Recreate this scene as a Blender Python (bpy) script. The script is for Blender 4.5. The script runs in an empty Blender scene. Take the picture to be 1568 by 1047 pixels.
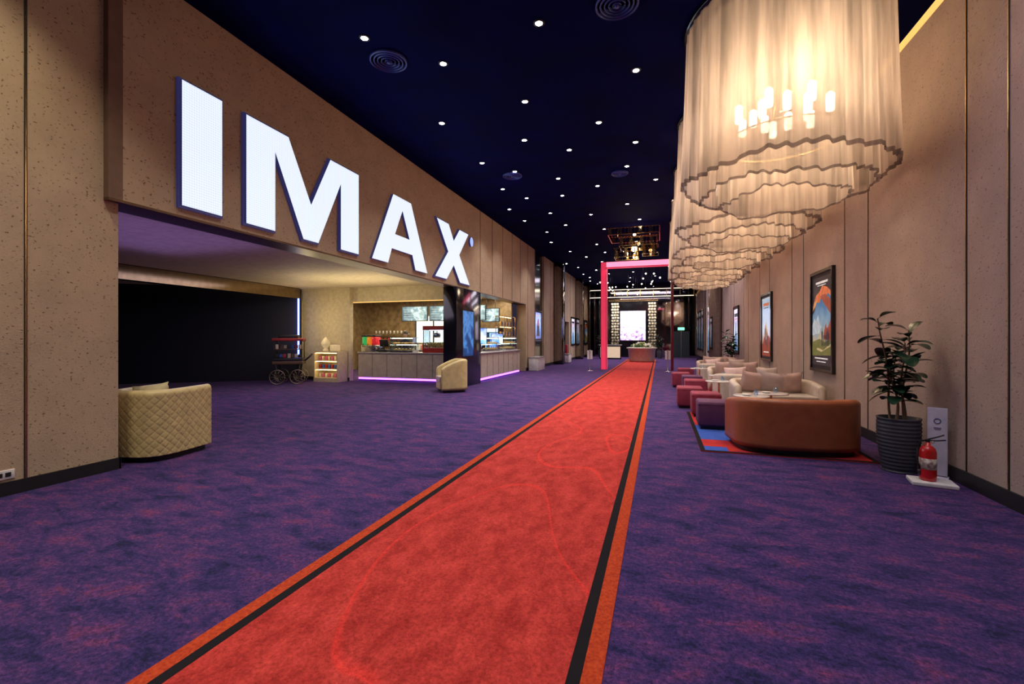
import bpy, bmesh, math, random
from mathutils import Vector, Matrix, Euler
random.seed(7)
S=bpy.context.scene
try:
    S.view_settings.view_transform='Standard'
    S.view_settings.look='None'
except Exception: pass
pi=math.pi
# ---------------------------------------------------------------- materials
def M(name,col,rough=.5,metal=0,emit=None,es=0,col2=None,nscale=8,thr=(.35,.65),bump=0,bscale=60,detail=4,coat=0,spec=None,stretch=None):
    m=bpy.data.materials.new(name); m.use_nodes=True
    nt=m.node_tree; b=nt.nodes['Principled BSDF']
    tc=nt.nodes.new('ShaderNodeTexCoord')
    src=tc.outputs['Object']
    if stretch:
        mp=nt.nodes.new('ShaderNodeMapping'); mp.inputs['Scale'].default_value=stretch
        nt.links.new(src,mp.inputs[0]); src=mp.outputs[0]
    n=nt.nodes.new('ShaderNodeTexNoise'); n.inputs['Scale'].default_value=nscale; n.inputs['Detail'].default_value=detail
    nt.links.new(src,n.inputs['Vector'])
    r=nt.nodes.new('ShaderNodeValToRGB')
    if col2 is None: col2=tuple(c*.82 for c in col)
    r.color_ramp.elements[0].position=thr[0]; r.color_ramp.elements[1].position=thr[1]
    r.color_ramp.elements[0].color=(*col2,1); r.color_ramp.elements[1].color=(*col,1)
    nt.links.new(n.outputs['Fac'],r.inputs[0]); nt.links.new(r.outputs[0],b.inputs['Base Color'])
    b.inputs['Roughness'].default_value=rough; b.inputs['Metallic'].default_value=metal
    if spec is not None: b.inputs['Specular IOR Level'].default_value=spec
    if coat: b.inputs['Coat Weight'].default_value=coat
    if emit:
        b.inputs['Emission Color'].default_value=(*emit,1); b.inputs['Emission Strength'].default_value=es
    if bump:
        n2=nt.nodes.new('ShaderNodeTexNoise'); n2.inputs['Scale'].default_value=bscale; n2.inputs['Detail'].default_value=3
        nt.links.new(src,n2.inputs['Vector'])
        bp=nt.nodes.new('ShaderNodeBump'); bp.inputs['Strength'].default_value=bump; bp.inputs['Distance'].default_value=.01
        nt.links.new(n2.outputs['Fac'],bp.inputs['Height']); nt.links.new(bp.outputs[0],b.inputs['Normal'])
    return m

def glassy(name,col=(.8,.9,1),fac=.12):
    m=bpy.data.materials.new(name); m.use_nodes=True; nt=m.node_tree
    nt.nodes.clear(); o=nt.nodes.new('ShaderNodeOutputMaterial')
    t=nt.nodes.new('ShaderNodeBsdfTransparent'); t.inputs[0].default_value=(*col,1)
    g=nt.nodes.new('ShaderNodeBsdfGlossy'); g.inputs['Roughness'].default_value=.03
    x=nt.nodes.new('ShaderNodeMixShader'); x.inputs[0].default_value=fac
    nt.links.new(t.outputs[0],x.inputs[1]); nt.links.new(g.outputs[0],x.inputs[2]); nt.links.new(x.outputs[0],o.inputs[0])
    return m

def wallcover(name,col,dark,sp=.5):
    m=bpy.data.materials.new(name); m.use_nodes=True; nt=m.node_tree; b=nt.nodes['Principled BSDF']; L=nt.links.new
    tc=nt.nodes.new('ShaderNodeTexCoord')
    n=nt.nodes.new('ShaderNodeTexNoise'); n.inputs['Scale'].default_value=2.5; n.inputs['Detail'].default_value=10; n.inputs['Roughness'].default_value=.6
    L(tc.outputs['Object'],n.inputs['Vector'])
    r=nt.nodes.new('ShaderNodeValToRGB'); r.color_ramp.elements[0].position=.3; r.color_ramp.elements[1].position=.7
    r.color_ramp.elements[0].color=(*[c*.84 for c in col],1); r.color_ramp.elements[1].color=(*col,1)
    L(n.outputs['Fac'],r.inputs[0])
    mp=nt.nodes.new('ShaderNodeMapping'); mp.inputs['Scale'].default_value=(1,1,1.6); L(tc.outputs['Object'],mp.inputs[0])
    n2=nt.nodes.new('ShaderNodeTexNoise'); n2.inputs['Scale'].default_value=30; n2.inputs['Detail'].default_value=2
    L(mp.outputs[0],n2.inputs['Vector'])
    r2=nt.nodes.new('ShaderNodeValToRGB'); r2.color_ramp.elements[0].position=.635; r2.color_ramp.elements[1].position=.69
    L(n2.outputs['Fac'],r2.inputs[0])
    mu=nt.nodes.new('ShaderNodeMath'); mu.operation='MULTIPLY'; mu.inputs[1].default_value=sp; L(r2.outputs[0],mu.inputs[0])
    mx=nt.nodes.new('ShaderNodeMixRGB'); L(mu.outputs[0],mx.inputs[0]); L(r.outputs[0],mx.inputs[1]); mx.inputs[2].default_value=(*dark,1)
    L(mx.outputs[0],b.inputs['Base Color']); b.inputs['Roughness'].default_value=.75; b.inputs['Specular IOR Level'].default_value=.25
    bp=nt.nodes.new('ShaderNodeBump'); bp.inputs['Strength'].default_value=.35; bp.inputs['Distance'].default_value=.01
    n3=nt.nodes.new('ShaderNodeTexNoise'); n3.inputs['Scale'].default_value=60; n3.inputs['Detail'].default_value=5; L(tc.outputs['Object'],n3.inputs['Vector'])
    L(n3.outputs['Fac'],bp.inputs['Height']); L(bp.outputs[0],b.inputs['Normal'])
    return m

def carpet_mat():
    m=bpy.data.materials.new('purple_carpet'); m.use_nodes=True; nt=m.node_tree; b=nt.nodes['Principled BSDF']; L=nt.links.new
    tc=nt.nodes.new('ShaderNodeTexCoord')
    mp=nt.nodes.new('ShaderNodeMapping'); mp.inputs['Scale'].default_value=(1,1.9,1); mp.inputs['Rotation'].default_value=(0,0,.5); L(tc.outputs['Object'],mp.inputs[0])
    n=nt.nodes.new('ShaderNodeTexNoise'); n.inputs['Scale'].default_value=2.8; n.inputs['Detail'].default_value=12; n.inputs['Roughness'].default_value=.78; n.inputs['Distortion'].default_value=.4
    L(mp.outputs[0],n.inputs['Vector'])
    r=nt.nodes.new('ShaderNodeValToRGB'); e=r.color_ramp.elements
    e[0].position=.38; e[0].color=(.010,.010,.042,1); e[1].position=.66; e[1].color=(.135,.030,.080,1)
    k=e.new(.46); k.color=(.030,.020,.085,1); k=e.new(.55); k.color=(.066,.028,.100,1)
    L(n.outputs['Fac'],r.inputs[0])
    n2=nt.nodes.new('ShaderNodeTexNoise'); n2.inputs['Scale'].default_value=36; n2.inputs['Detail'].default_value=8; n2.inputs['Roughness'].default_value=.95
    L(tc.outputs['Object'],n2.inputs['Vector'])
    r2=nt.nodes.new('ShaderNodeValToRGB'); e=r2.color_ramp.elements; e[0].position=.40; e[1].position=.62
    e[0].color=(.15,.2,.35,1); e[1].color=(2.9,1.9,2.2,1); k=e.new(.5); k.color=(.9,.95,1.15,1)
    L(n2.outputs['Fac'],r2.inputs[0])
    mx=nt.nodes.new('ShaderNodeMixRGB'); mx.blend_type='MULTIPLY'; mx.inputs[0].default_value=1
    L(r.outputs[0],mx.inputs[1]); L(r2.outputs[0],mx.inputs[2]); L(mx.outputs[0],b.inputs['Base Color'])
    b.inputs['Roughness'].default_value=.95; b.inputs['Specular IOR Level'].default_value=.1; b.inputs['Sheen Weight'].default_value=.05
    bp=nt.nodes.new('ShaderNodeBump'); bp.inputs['Strength'].default_value=.6; bp.inputs['Distance'].default_value=.01
    L(n2.outputs['Fac'],bp.inputs['Height']); L(bp.outputs[0],b.inputs['Normal'])
    return m

def redcarpet_mat():
    m=bpy.data.materials.new('red_carpet_pile'); m.use_nodes=True; nt=m.node_tree; b=nt.nodes['Principled BSDF']; L=nt.links.new
    tc=nt.nodes.new('ShaderNodeTexCoord')
    mp0=nt.nodes.new('ShaderNodeMapping'); mp0.inputs['Rotation'].default_value=(0,0,-.5); mp0.inputs['Scale'].default_value=(1.8,1.0,1); L(tc.outputs['Object'],mp0.inputs[0])
    n=nt.nodes.new('ShaderNodeTexNoise'); n.inputs['Scale'].default_value=3.2; n.inputs['Detail'].default_value=11; n.inputs['Roughness'].default_value=.75
    L(mp0.outputs[0],n.inputs['Vector'])
    r=nt.nodes.new('ShaderNodeValToRGB'); e=r.color_ramp.elements
    e[0].position=.38; e[0].color=(.29,.022,.018,1); e[1].position=.64; e[1].color=(.49,.050,.038,1)
    L(n.outputs['Fac'],r.inputs[0])
    mp=nt.nodes.new('ShaderNodeMapping'); mp.inputs['Scale'].default_value=(1,.42,1); mp.inputs['Location'].default_value=(5.3,1.2,0); L(tc.outputs['Object'],mp.inputs[0])
    n1=nt.nodes.new('ShaderNodeTexNoise'); n1.inputs['Scale'].default_value=1.0; n1.inputs['Detail'].default_value=0
    L(mp.outputs[0],n1.inputs['Vector'])
    r1=nt.nodes.new('ShaderNodeValToRGB'); e=r1.color_ramp.elements
    e[0].position=.52; e[0].color=(0,0,0,1); e[1].position=.60; e[1].color=(0,0,0,1)
    k=e.new(.535); k.color=(.55,.55,.55,1); k=e.new(.537); k.color=(0,0,0,1)
    L(n1.outputs['Fac'],r1.inputs[0])
    mx=nt.nodes.new('ShaderNodeMixRGB'); L(r1.outputs[0],mx.inputs[0]); L(r.outputs[0],mx.inputs[1]); mx.inputs[2].default_value=(.72,.04,.03,1)
    n2=nt.nodes.new('ShaderNodeTexNoise'); n2.inputs['Scale'].default_value=50; n2.inputs['Detail'].default_value=7; n2.inputs['Roughness'].default_value=.9
    L(tc.outputs['Object'],n2.inputs['Vector'])
    r2=nt.nodes.new('ShaderNodeValToRGB'); r2.color_ramp.elements[0].position=.35; r2.color_ramp.elements[1].position=.66
    r2.color_ramp.elements[0].color=(.5,.45,.45,1); r2.color_ramp.elements[1].color=(1.45,1.5,1.5,1)
    L(n2.outputs['Fac'],r2.inputs[0])
    m2=nt.nodes.new('ShaderNodeMixRGB'); m2.blend_type='MULTIPLY'; m2.inputs[0].default_value=1
    L(mx.outputs[0],m2.inputs[1]); L(r2.outputs[0],m2.inputs[2]); L(m2.outputs[0],b.inputs['Base Color'])
    b.inputs['Roughness'].default_value=.95; b.inputs['Specular IOR Level'].default_value=.1
    return m

def fabric_mat(name,col,transp=.3):
    m=bpy.data.materials.new(name); m.use_nodes=True; nt=m.node_tree; nt.nodes.clear(); L=nt.links.new
    o=nt.nodes.new('ShaderNodeOutputMaterial')
    tc=nt.nodes.new('ShaderNodeTexCoord'); mp=nt.nodes.new('ShaderNodeMapping'); mp.inputs['Scale'].default_value=(1,1,.06); L(tc.outputs['Object'],mp.inputs[0])
    n=nt.nodes.new('ShaderNodeTexNoise'); n.inputs['Scale'].default_value=6; n.inputs['Detail'].default_value=3; L(mp.outputs[0],n.inputs['Vector'])
    r=nt.nodes.new('ShaderNodeValToRGB'); r.color_ramp.elements[0].position=.40; r.color_ramp.elements[1].position=.58
    r.color_ramp.elements[0].color=(*[c*.5 for c in col],1); r.color_ramp.elements[1].color=(*col,1); L(n.outputs['Fac'],r.inputs[0])
    d=nt.nodes.new('ShaderNodeBsdfDiffuse'); tl=nt.nodes.new('ShaderNodeBsdfTranslucent'); t=nt.nodes.new('ShaderNodeBsdfTransparent')
    L(r.outputs[0],d.inputs[0]); L(r.outputs[0],tl.inputs[0])
    a=nt.nodes.new('ShaderNodeMixShader'); a.inputs[0].default_value=.6; L(d.outputs[0],a.inputs[1]); L(tl.outputs[0],a.inputs[2])
    c=nt.nodes.new('ShaderNodeMixShader'); c.inputs[0].default_value=transp; L(a.outputs[0],c.inputs[1]); L(t.outputs[0],c.inputs[2])
    L(c.outputs[0],o.inputs[0]); return m

def screen_mat(name,stops,es,scale=1.5,axis='Z',dist=1.0):
    m=bpy.data.materials.new(name); m.use_nodes=True; nt=m.node_tree; b=nt.nodes['Principled BSDF']; L=nt.links.new
    tc=nt.nodes.new('ShaderNodeTexCoord'); sx=nt.nodes.new('ShaderNodeSeparateXYZ'); L(tc.outputs['Generated'],sx.inputs[0])
    n=nt.nodes.new('ShaderNodeTexNoise'); n.inputs['Scale'].default_value=scale; n.inputs['Detail'].default_value=5; L(tc.outputs['Object'],n.inputs['Vector'])
    a=nt.nodes.new('ShaderNodeMath'); a.operation='MULTIPLY_ADD'; a.inputs[1].default_value=dist; L(n.outputs['Fac'],a.inputs[0])
    a2=nt.nodes.new('ShaderNodeMath'); a2.operation='SUBTRACT'; a2.inputs[1].default_value=.5*dist
    L(sx.outputs[axis],a2.inputs[0]); L(a2.outputs[0],a.inputs[2])
    r=nt.nodes.new('ShaderNodeValToRGB'); e=r.color_ramp.elements
    e[0].position=stops[0][0]; e[0].color=(*stops[0][1],1); e[1].position=stops[-1][0]; e[1].color=(*stops[-1][1],1)
    for p,c in stops[1:-1]: k=e.new(p); k.color=(*c,1)
    L(a.outputs[0],r.inputs[0]); L(r.outputs[0],b.inputs['Base Color']); L(r.outputs[0],b.inputs['Emission Color'])
    b.inputs['Emission Strength'].default_value=es; b.inputs['Roughness'].default_value=.15
    return m

# ---------------------------------------------------------------- mesh builder
class MB:
    def __init__(s): s.v=[];s.f=[];s.m=[];s.s=[]
    def add(s,vs,fs,mi=0,sm=False,mat=None):
        o=len(s.v)
        for p in vs:
            p=Vector(p)
            if mat is not None: p=mat@p
            s.v.append(tuple(p))
        for f in fs: s.f.append(tuple(i+o for i in f)); s.m.append(mi); s.s.append(sm)
    def box(s,x0,x1,y0,y1,z0,z1,mi=0,mat=None):
        vs=[(x,y,z) for x in(x0,x1) for y in(y0,y1) for z in(z0,z1)]
        s.add(vs,[(0,1,3,2),(4,6,7,5),(0,4,5,1),(2,3,7,6),(0,2,6,4),(1,5,7,3)],mi,False,mat)
    def rbox(s,c,size,bev=.02,mi=0,seg=3,mat=None,rot=None):
        bm=bmesh.new(); bmesh.ops.create_cube(bm,size=1)
        for v in bm.verts: v.co=Vector((v.co.x*size[0],v.co.y*size[1],v.co.z*size[2]))
        bmesh.ops.bevel(bm,geom=bm.edges[:]+bm.verts[:],offset=bev,segments=seg,profile=.5,affect='EDGES')
        T=Matrix.Translation(c)
        if rot: T=T@Euler(rot).to_matrix().to_4x4()
        if mat is not None: T=mat@T
        bm.verts.index_update()
        s.add([v.co.copy() for v in bm.verts],[[v.index for v in f.verts] for f in bm.faces],mi,True,T); bm.free()
    def lathe(s,prof,c=(0,0,0),seg=32,mi=0,sm=True,mat=None):
        vs=[];fs=[]
        for r,z in prof:
            for i in range(seg):
                a=2*pi*i/seg; vs.append((c[0]+r*math.cos(a),c[1]+r*math.sin(a),c[2]+z))
        n=len(prof)
        for j in range(n-1):
            for i in range(seg):
                k=(i+1)%seg; fs.append((j*seg+i,j*seg+k,(j+1)*seg+k,(j+1)*seg+i))
        if prof[0][0]>1e-6: fs.append(tuple(range(seg))[::-1])
        if prof[-1][0]>1e-6: fs.append(tuple((n-1)*seg+i for i in range(seg)))
        s.add(vs,fs,mi,sm,mat)
    def cyl(s,c,r,h,mi=0,seg=24,mat=None): s.lathe([(r,0),(r,h)],c,seg,mi,False,mat)
    def tube(s,pts,r,mi=0,seg=8,mat=None):
        pts=[Vector(p) for p in pts]; vs=[];fs=[]
        rr=r if isinstance(r,(list,tuple)) else [r]*len(pts)
        for i,p in enumerate(pts):
            d=(pts[min(i+1,len(pts)-1)]-pts[max(i-1,0)]).normalized()
            up=Vector((0,0,1)) if abs(d.z)<.9 else Vector((1,0,0))
            a=d.cross(up).normalized(); b=d.cross(a)
            for k in range(seg):
                t=2*pi*k/seg; vs.append(p+(a*math.cos(t)+b*math.sin(t))*rr[i])
        for i in range(len(pts)-1):
            for k in range(seg):
                q=(k+1)%seg; fs.append((i*seg+k,i*seg+q,(i+1)*seg+q,(i+1)*seg+k))
        fs.append(tuple(range(seg))); fs.append(tuple((len(pts)-1)*seg+k for k in range(seg))[::-1])
        s.add(vs,fs,mi,True,mat)
    def torus(s,c,R,r,mi=0,seg=32,ax='Z'):
        pts=[]
        for i in range(seg+1):
            a=2*pi*i/seg
            p={'Z':(math.cos(a)*R,math.sin(a)*R,0),'X':(0,math.cos(a)*R,math.sin(a)*R),'Y':(math.cos(a)*R,0,math.sin(a)*R)}[ax]
            pts.append((c[0]+p[0],c[1]+p[1],c[2]+p[2]))
        s.tube(pts,r,mi,8)
    def sphere(s,c,r,mi=0,seg=16,sc=(1,1,1),mat=None):
        prof=[(max(1e-7,math.cos(-pi/2+pi*j/(seg//2)))*r,math.sin(-pi/2+pi*j/(seg//2))*r) for j in range(seg//2+1)]
        T=Matrix.Translation(c)@Matrix.Diagonal((*sc,1))
        if mat is not None: T=mat@T
        s.lathe(prof,(0,0,0),seg,mi,True,T)
    def pillow(s,c,w,h,t,rot=(0,0,0),mi=0,n=12,mat=None):
        vs=[];fs=[]
        for sd in(1,-1):
            for i in range(n+1):
                for j in range(n+1):
                    u=-1+2*i/n; v=-1+2*j/n
                    k=((1-abs(u)**2.5)*(1-abs(v)**2.5))
                    pin=1-.10*(1-u*u)*abs(v)**3; pin2=1-.10*(1-v*v)*abs(u)**3
                    vs.append((u*w/2*pin2,sd*t/2*max(0,k)**.5,v*h/2*pin))
        N=(n+1)**2
        for sd in(0,1):
            for i in range(n):
                for j in range(n):
                    a=sd*N+i*(n+1)+j; q=(a,a+1,a+n+2,a+n+1); fs.append(q if sd==0 else q[::-1])
        T=Matrix.Translation(c)@Euler(rot).to_matrix().to_4x4()
        if mat is not None: T=mat@T
        s.add(vs,fs,mi,True,T)
    def build(s,name,mats,loc=(0,0,0),rz=0,recalc=True):
        me=bpy.data.meshes.new(name); me.from_pydata(s.v,[],s.f)
        for m in mats: me.materials.append(m)
        me.polygons.foreach_set('material_index',s.m); me.polygons.foreach_set('use_smooth',s.s)
        if recalc:
            bm=bmesh.new(); bm.from_mesh(me); bmesh.ops.recalc_face_normals(bm,faces=bm.faces[:]); bm.to_mesh(me); bm.free()
        me.update()
        o=bpy.data.objects.new(name,me); S.collection.objects.link(o); o.location=loc; o.rotation_euler=(0,0,rz); return o

# ---------------------------------------------------------------- shared materials
m_wall=wallcover('wallcover_beige',(.53,.41,.275),(.13,.07,.04),.85)
m_wallR=wallcover('wallcover_mauve',(.45,.35,.30),(.14,.08,.08),.6)
m_ceil=M('ceiling_blue_wash',(.0009,.0024,.052),.85,col2=(.0007,.0018,.030),nscale=1.2,spec=.04)  # blue light wash on the dark ceiling is put into this base colour
m_black=M('black_gloss',(.008,.008,.012),.12,spec=.6)
m_blackm=M('black_matt',(.012,.012,.014),.5)
m_gold=M('brass',(.75,.52,.22),.25,1)
m_chrome=M('brushed_steel',(.6,.6,.62),.25,1)
m_cream=M('cream_plaster',(.66,.56,.36),.7,bump=.1)
m_creamlobby=M('lobby_ceiling_cream',(.60,.50,.33),.7)
m_white=M('white_paint',(.75,.73,.7),.4)
m_carpet=carpet_mat(); m_red=redcarpet_mat()
m_orange=M('orange_stripe',(.46,.060,.016),.95,bump=.3,bscale=90,spec=.1,nscale=60,col2=(.30,.03,.012))
m_stripe=M('black_stripe',(.012,.01,.012),.95,spec=.1)
m_glass=glassy('clear_glass')
m_blueled=M('blue_led',(.1,.15,.9),.4,emit=(.12,.2,1),es=9)
m_purpled=M('purple_led',(.4,.1,.9),.4,emit=(.42,.08,1),es=7)
m_warmled=M('warm_led',(.9,.7,.3),.4,emit=(1,.55,.14),es=.8)
m_whiteled=M('white_led',(.9,.9,.9),.4,emit=(1,.97,.92),es=4)

LX=-5.85; RX=2.96; CZ=5.87; YE=38.0; YB=-3.5
def light(kind,name,loc,e,col,parent=None,size=.1,rot=None,**k):
    l=bpy.data.lights.new(name,kind); l.energy=e; l.color=col
    if kind=='AREA':
        l.shape='RECTANGLE'; l.size=size if not isinstance(size,tuple) else size[0]; l.size_y=size if not isinstance(size,tuple) else size[1]
    else: l.shadow_soft_size=size
    for a,b in k.items(): setattr(l,a,b)
    o=bpy.data.objects.new(name,l); S.collection.objects.link(o); o.location=loc
    if rot: o.rotation_euler=rot
    if parent:
        o.parent=parent; o.matrix_parent_inverse=Matrix.Translation(parent.location).inverted()
    return o

# ---------------------------------------------------------------- room shell
b=MB(); b.box(-24,3.9,YB,YE+.3,-.2,0); b.build('floor',[m_carpet])
b=MB()
b.box(-2.11,-.33,YB+.05,34,0,.006,0)
b.box(-.33,-.24,YB+.05,34,0,.006,1); b.box(-2.20,-2.11,YB+.05,34,0,.006,1)
b.box(-2.11,-2.05,YB+.05,34,.006,.008,2); b.box(-.39,-.33,YB+.05,34,.006,.008,2)
b.build('red_carpet_runner',[m_red,m_orange,m_stripe])
b=MB(); b.box(LX-.4,3.7,YB,YE+.3,CZ,CZ+.2); b.build('ceiling',[m_ceil])
b=MB(); b.box(RX,RX+.12,YB,YE,0,5.2,0); b.box(3.45,3.6,YB,YE,4.8,CZ,1); b.box(RX+.12,3.45,YB,YE,5.0,5.1,1)
b.build('wall_right',[m_wallR,m_cream])
b=MB(); b.box(RX+.02,RX+.07,YB+.1,YE-.1,5.2,5.34,0); cove=b.build('trim_cove_light',[m_warmled])
b=MB(); b.box(RX-.02,RX,YB,YE,0,.15); b.build('baseboard_right',[m_blackm])
seams=[-1.0,.2,1.3,3.0,4.1,5.22,5.81,8.1,9.0,11.3,12.2,14.5,15.8,17.7,18.6,20.9,21.8,24.1,25,27.3,28.2,30.5,33,35.5]
b=MB()
for y in seams: b.box(RX-.006,RX,y-.012,y+.012,.15,5.2,1); b.box(RX-.009,RX,y-.004,y+.004,.15,5.2,0)
b.build('trim_panel_joints_right',[m_gold,m_blackm])
b=MB(); b.box(-6.35,LX-.08,YB,3.586,0,CZ)
b.build('wall_left_near',[m_wall])
b=MB(); b.box(LX-.08,LX-.06,YB,3.60,0,.13); b.box(-6.3,LX-.06,3.586,3.606,0,.13); b.build('baseboard_left_near',[m_blackm])
b=MB()
for y in(.1,1.3,2.78): b.box(LX-.08,LX-.074,y-.012,y+.012,.13,CZ,0)
b.box(LX-.08,LX-.072,2.776,2.784,.13,CZ,1)
b.build('trim_panel_joints_left_near',[m_blackm,m_gold])
b=MB(); b.box(-6.30,LX,3.586,20.1,3.08,CZ-.001,0)
b.build('wall_left_sign_fascia',[m_wall])
b=MB(); b.box(LX-.08,LX,3.44,3.586,3.08,CZ-.001); b.build('trim_fascia_end',[M('fascia_end_brown',(.20,.12,.08),.6)])
b=MB(); b.box(-6.30,LX+.005,3.44,20.1,3.05,3.08); b.build('trim_fascia_edge',[M('fascia_edge_bronze',(.12,.07,.045),.35,.6)])
b=MB(); b.box(-6.3,LX,20.1,21.7,0,CZ,0); b.box(-6.3,LX,23.6,29.0,0,CZ,0); b.box(-6.3,LX,30.6,YE,0,CZ,0); b.box(-6.3,LX,29,30.6,2.6,CZ,0)
b.build('wall_left_far',[m_wall])
b=MB(); b.box(-6.3,LX-.12,21.7,23.6,0,CZ,0); b.build('wall_left_gloss_recess',[m_black])
b=MB(); b.box(-6.2,-6.1,29,30.6,0,2.6,0); b.box(-6.1,-6.06,29.75,29.85,0,2.6,1); b.build('door_1',[m_blackm,m_chrome])
b=MB()
y=14.5
while y<37:
    if not(21.6<y<23.7): b.box(LX,LX+.006,y-.015,y+.015,(3.1 if y<20.1 else .15),CZ-.01,0)
    y+=1.18
b.build('trim_panel_joints_left',[m_blackm])
b=MB(); b.box(LX,LX+.02,20.1,21.7,0,.15); b.box(LX,LX+.02,23.6,29,0,.15); b.box(LX,LX+.02,30.6,YE,0,.15); b.build('baseboard_left',[m_blackm])
b=MB(); b.box(-6.35,3.7,YE,YE+.2,0,CZ); b.build('wall_back',[M('smoked_mirror_cladding',(.34,.31,.33),.04,1.0)])
b=MB(); b.box(-6.35,3.7,YB-.2,YB,0,CZ); b.build('wall_front',[M('rear_wall',(.12,.10,.11),.7)])
# side lobby
b=MB(); b.box(-24,-6.3,3.4,13.7,3.30,3.45,0); b.box(-14.2,-6.3,13.7,20,3.30,3.45,0); b.build('ceiling_lobby',[m_creamlobby])
b=MB(); b.box(-24,-6.35,3.2,3.4,0,3.45); b.build('wall_lobby_near',[M('lobby_wall_dark',(.05,.04,.07),.6)])
m_navy=M('navy_curtain_wall',(.005,.007,.020),.6,stretch=(6,6,.3))
b=MB()
A=Vector((-23.5,5.4,0)); Bp=Vector((-12.45,13.42,0)); d=(Bp-A).normalized(); nrm=Vector((-d.y,d.x,0))
q=[A,Bp,Bp+nrm*.2,A+nrm*.2]; b.add([p for p in q]+[p+Vector((0,0,3.3)) for p in q],[(0,1,2,3),(4,5,6,7),(0,1,5,4),(1,2,6,5),(2,3,7,6),(3,0,4,7)],0)
b.build('wall_lobby_back',[m_navy])
b=MB(); b.box(-12.6,-12.3,3.4,13.2,2.93,3.30,0); b.box(-12.3,-12.29,3.4,13.2,2.93,3.28,1); b.build('trim_lobby_bulkhead',[m_black,M('bronze_mirror',(.30,.22,.14),.15,.9)])
b=MB(); b.box(-12.45,-10.4,13.5,13.7,0,3.3,0); b.build('wall_lobby_cream',[m_cream])
b=MB(); b.box(-12.45,-10.4,13.48,13.5,0,.12); b.build('baseboard_lobby',[m_blackm])
b=MB(); b.box(-10.4,-6.3,13.7,13.9,2.78,3.3,0); b.box(-10.4,-6.3,13.69,13.7,2.76,2.79,1); b.build('wall_counter_header',[m_cream,m_warmled])
m_kit=M('kitchen_tile_tan',(.32,.23,.12),.4,col2=(.18,.12,.06),nscale=5)
b=MB(); b.box(-14.0,-6.3,19.35,19.5,0,3.3,0); b.build('wall_kitchen_back',[m_kit])
b=MB(); b.box(-14.2,-14.0,13.7,19.5,0,3.3,0); b.build('wall_kitchen_side',[m_kit])
b=MB(); b.box(-12.47,-12.43,13.28,13.32,.9,2.95,0); b.box(-12.50,-12.40,13.32,13.40,.1,2.93,1); b.build('neon_wall_strip',[m_blueled,m_blackm])
b=MB(); b.rbox((LX-.075,2.62,.20),(.012,.16,.09),.005,0); b.box(LX-.07,LX-.066,2.57,2.61,.18,.22,1); b.box(LX-.07,LX-.066,2.63,2.67,.18,.22,1); b.build('wall_socket',[m_white,m_blackm])

# ---------------------------------------------------------------- sign letters
z0,z1=3.20,4.80
polys=[
 [(4.22,z0),(4.78,z0),(4.78,z1),(4.22,z1)],
 [(5.17,z0),(5.70,z0),(5.70,4.45),(6.30,z0),(6.66,z0),(7.26,4.45),(7.26,z0),(7.80,z0),(7.80,z1),(6.97,z1),(6.48,3.83),(5.97,z1),(5.17,z1)],
 [(8.25,z0),(8.85,z0),(9.0,3.55),(9.45,3.55),(9.45,3.90),(9.13,3.90),(9.45,4.52),(9.45,z1),(9.06,z1)],
 [(9.45,3.55),(9.90,3.55),(10.05,z0),(10.66,z0),(9.84,z1),(9.45,z1),(9.45,4.52),(9.77,3.90),(9.45,3.90)],
 [(11.1,z0),(11.80,z0),(12.27,3.66),(12.72,z0),(13.45,z0),(12.66,4.03),(13.35,z1),(12.68,z1),(12.27,4.38),(11.93,z1),(11.2,z1),(11.9,4.0)],
 [(13.62+.13*math.cos(2*pi*i/20),4.62+.15*math.sin(2*pi*i/20)) for i in range(20)],
]
def led_mat():
    m=bpy.data.materials.new('led_pixel_face'); m.use_nodes=True; nt=m.node_tree; bb=nt.nodes['Principled BSDF']; L=nt.links.new
    tc=nt.nodes.new('ShaderNodeTexCoord'); v=nt.nodes.new('ShaderNodeTexVoronoi'); v.inputs['Scale'].default_value=30; v.inputs['Randomness'].default_value=0
    L(tc.outputs['Object'],v.inputs['Vector'])
    r=nt.nodes.new('ShaderNodeValToRGB'); r.color_ramp.elements[0].color=(.88,.94,1,1); r.color_ramp.elements[1].color=(.50,.60,.86,1)
    r.color_ramp.elements[0].position=.35; r.color_ramp.elements[1].position=.8
    L(v.outputs['Distance'],r.inputs[0]); L(r.outputs[0],bb.inputs['Emission Color']); bb.inputs['Emission Strength'].default_value=1.08
    bb.inputs['Base Color'].default_value=(.1,.1,.13,1); return m
sign=bpy.data.objects.new('illuminated_letter_sign',None); S.collection.objects.link(sign); sign.location=(LX,8.8,4)
def prism(name,poly,x0,x1,mats):
    bm=bmesh.new(); n=len(poly)
    v0=[bm.verts.new((x0,y,z)) for y,z in poly]; v1=[bm.verts.new((x1,y,z)) for y,z in poly]
    f=bm.faces.new(v1); f.material_index=0
    g=bm.faces.new(v0); g.material_index=1
    for i in range(n):
        h=bm.faces.new((v0[i],v0[(i+1)%n],v1[(i+1)%n],v1[i])); h.material_index=1
    bmesh.ops.recalc_face_normals(bm,faces=bm.faces[:])
    me=bpy.data.meshes.new(name); bm.to_mesh(me); bm.free()
    for m in mats: me.materials.append(m)
    o=bpy.data.objects.new(name,me); S.collection.objects.link(o); o.parent=sign; o.matrix_parent_inverse=Matrix.Translation((-LX,-8.8,-4))
    return o
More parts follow.
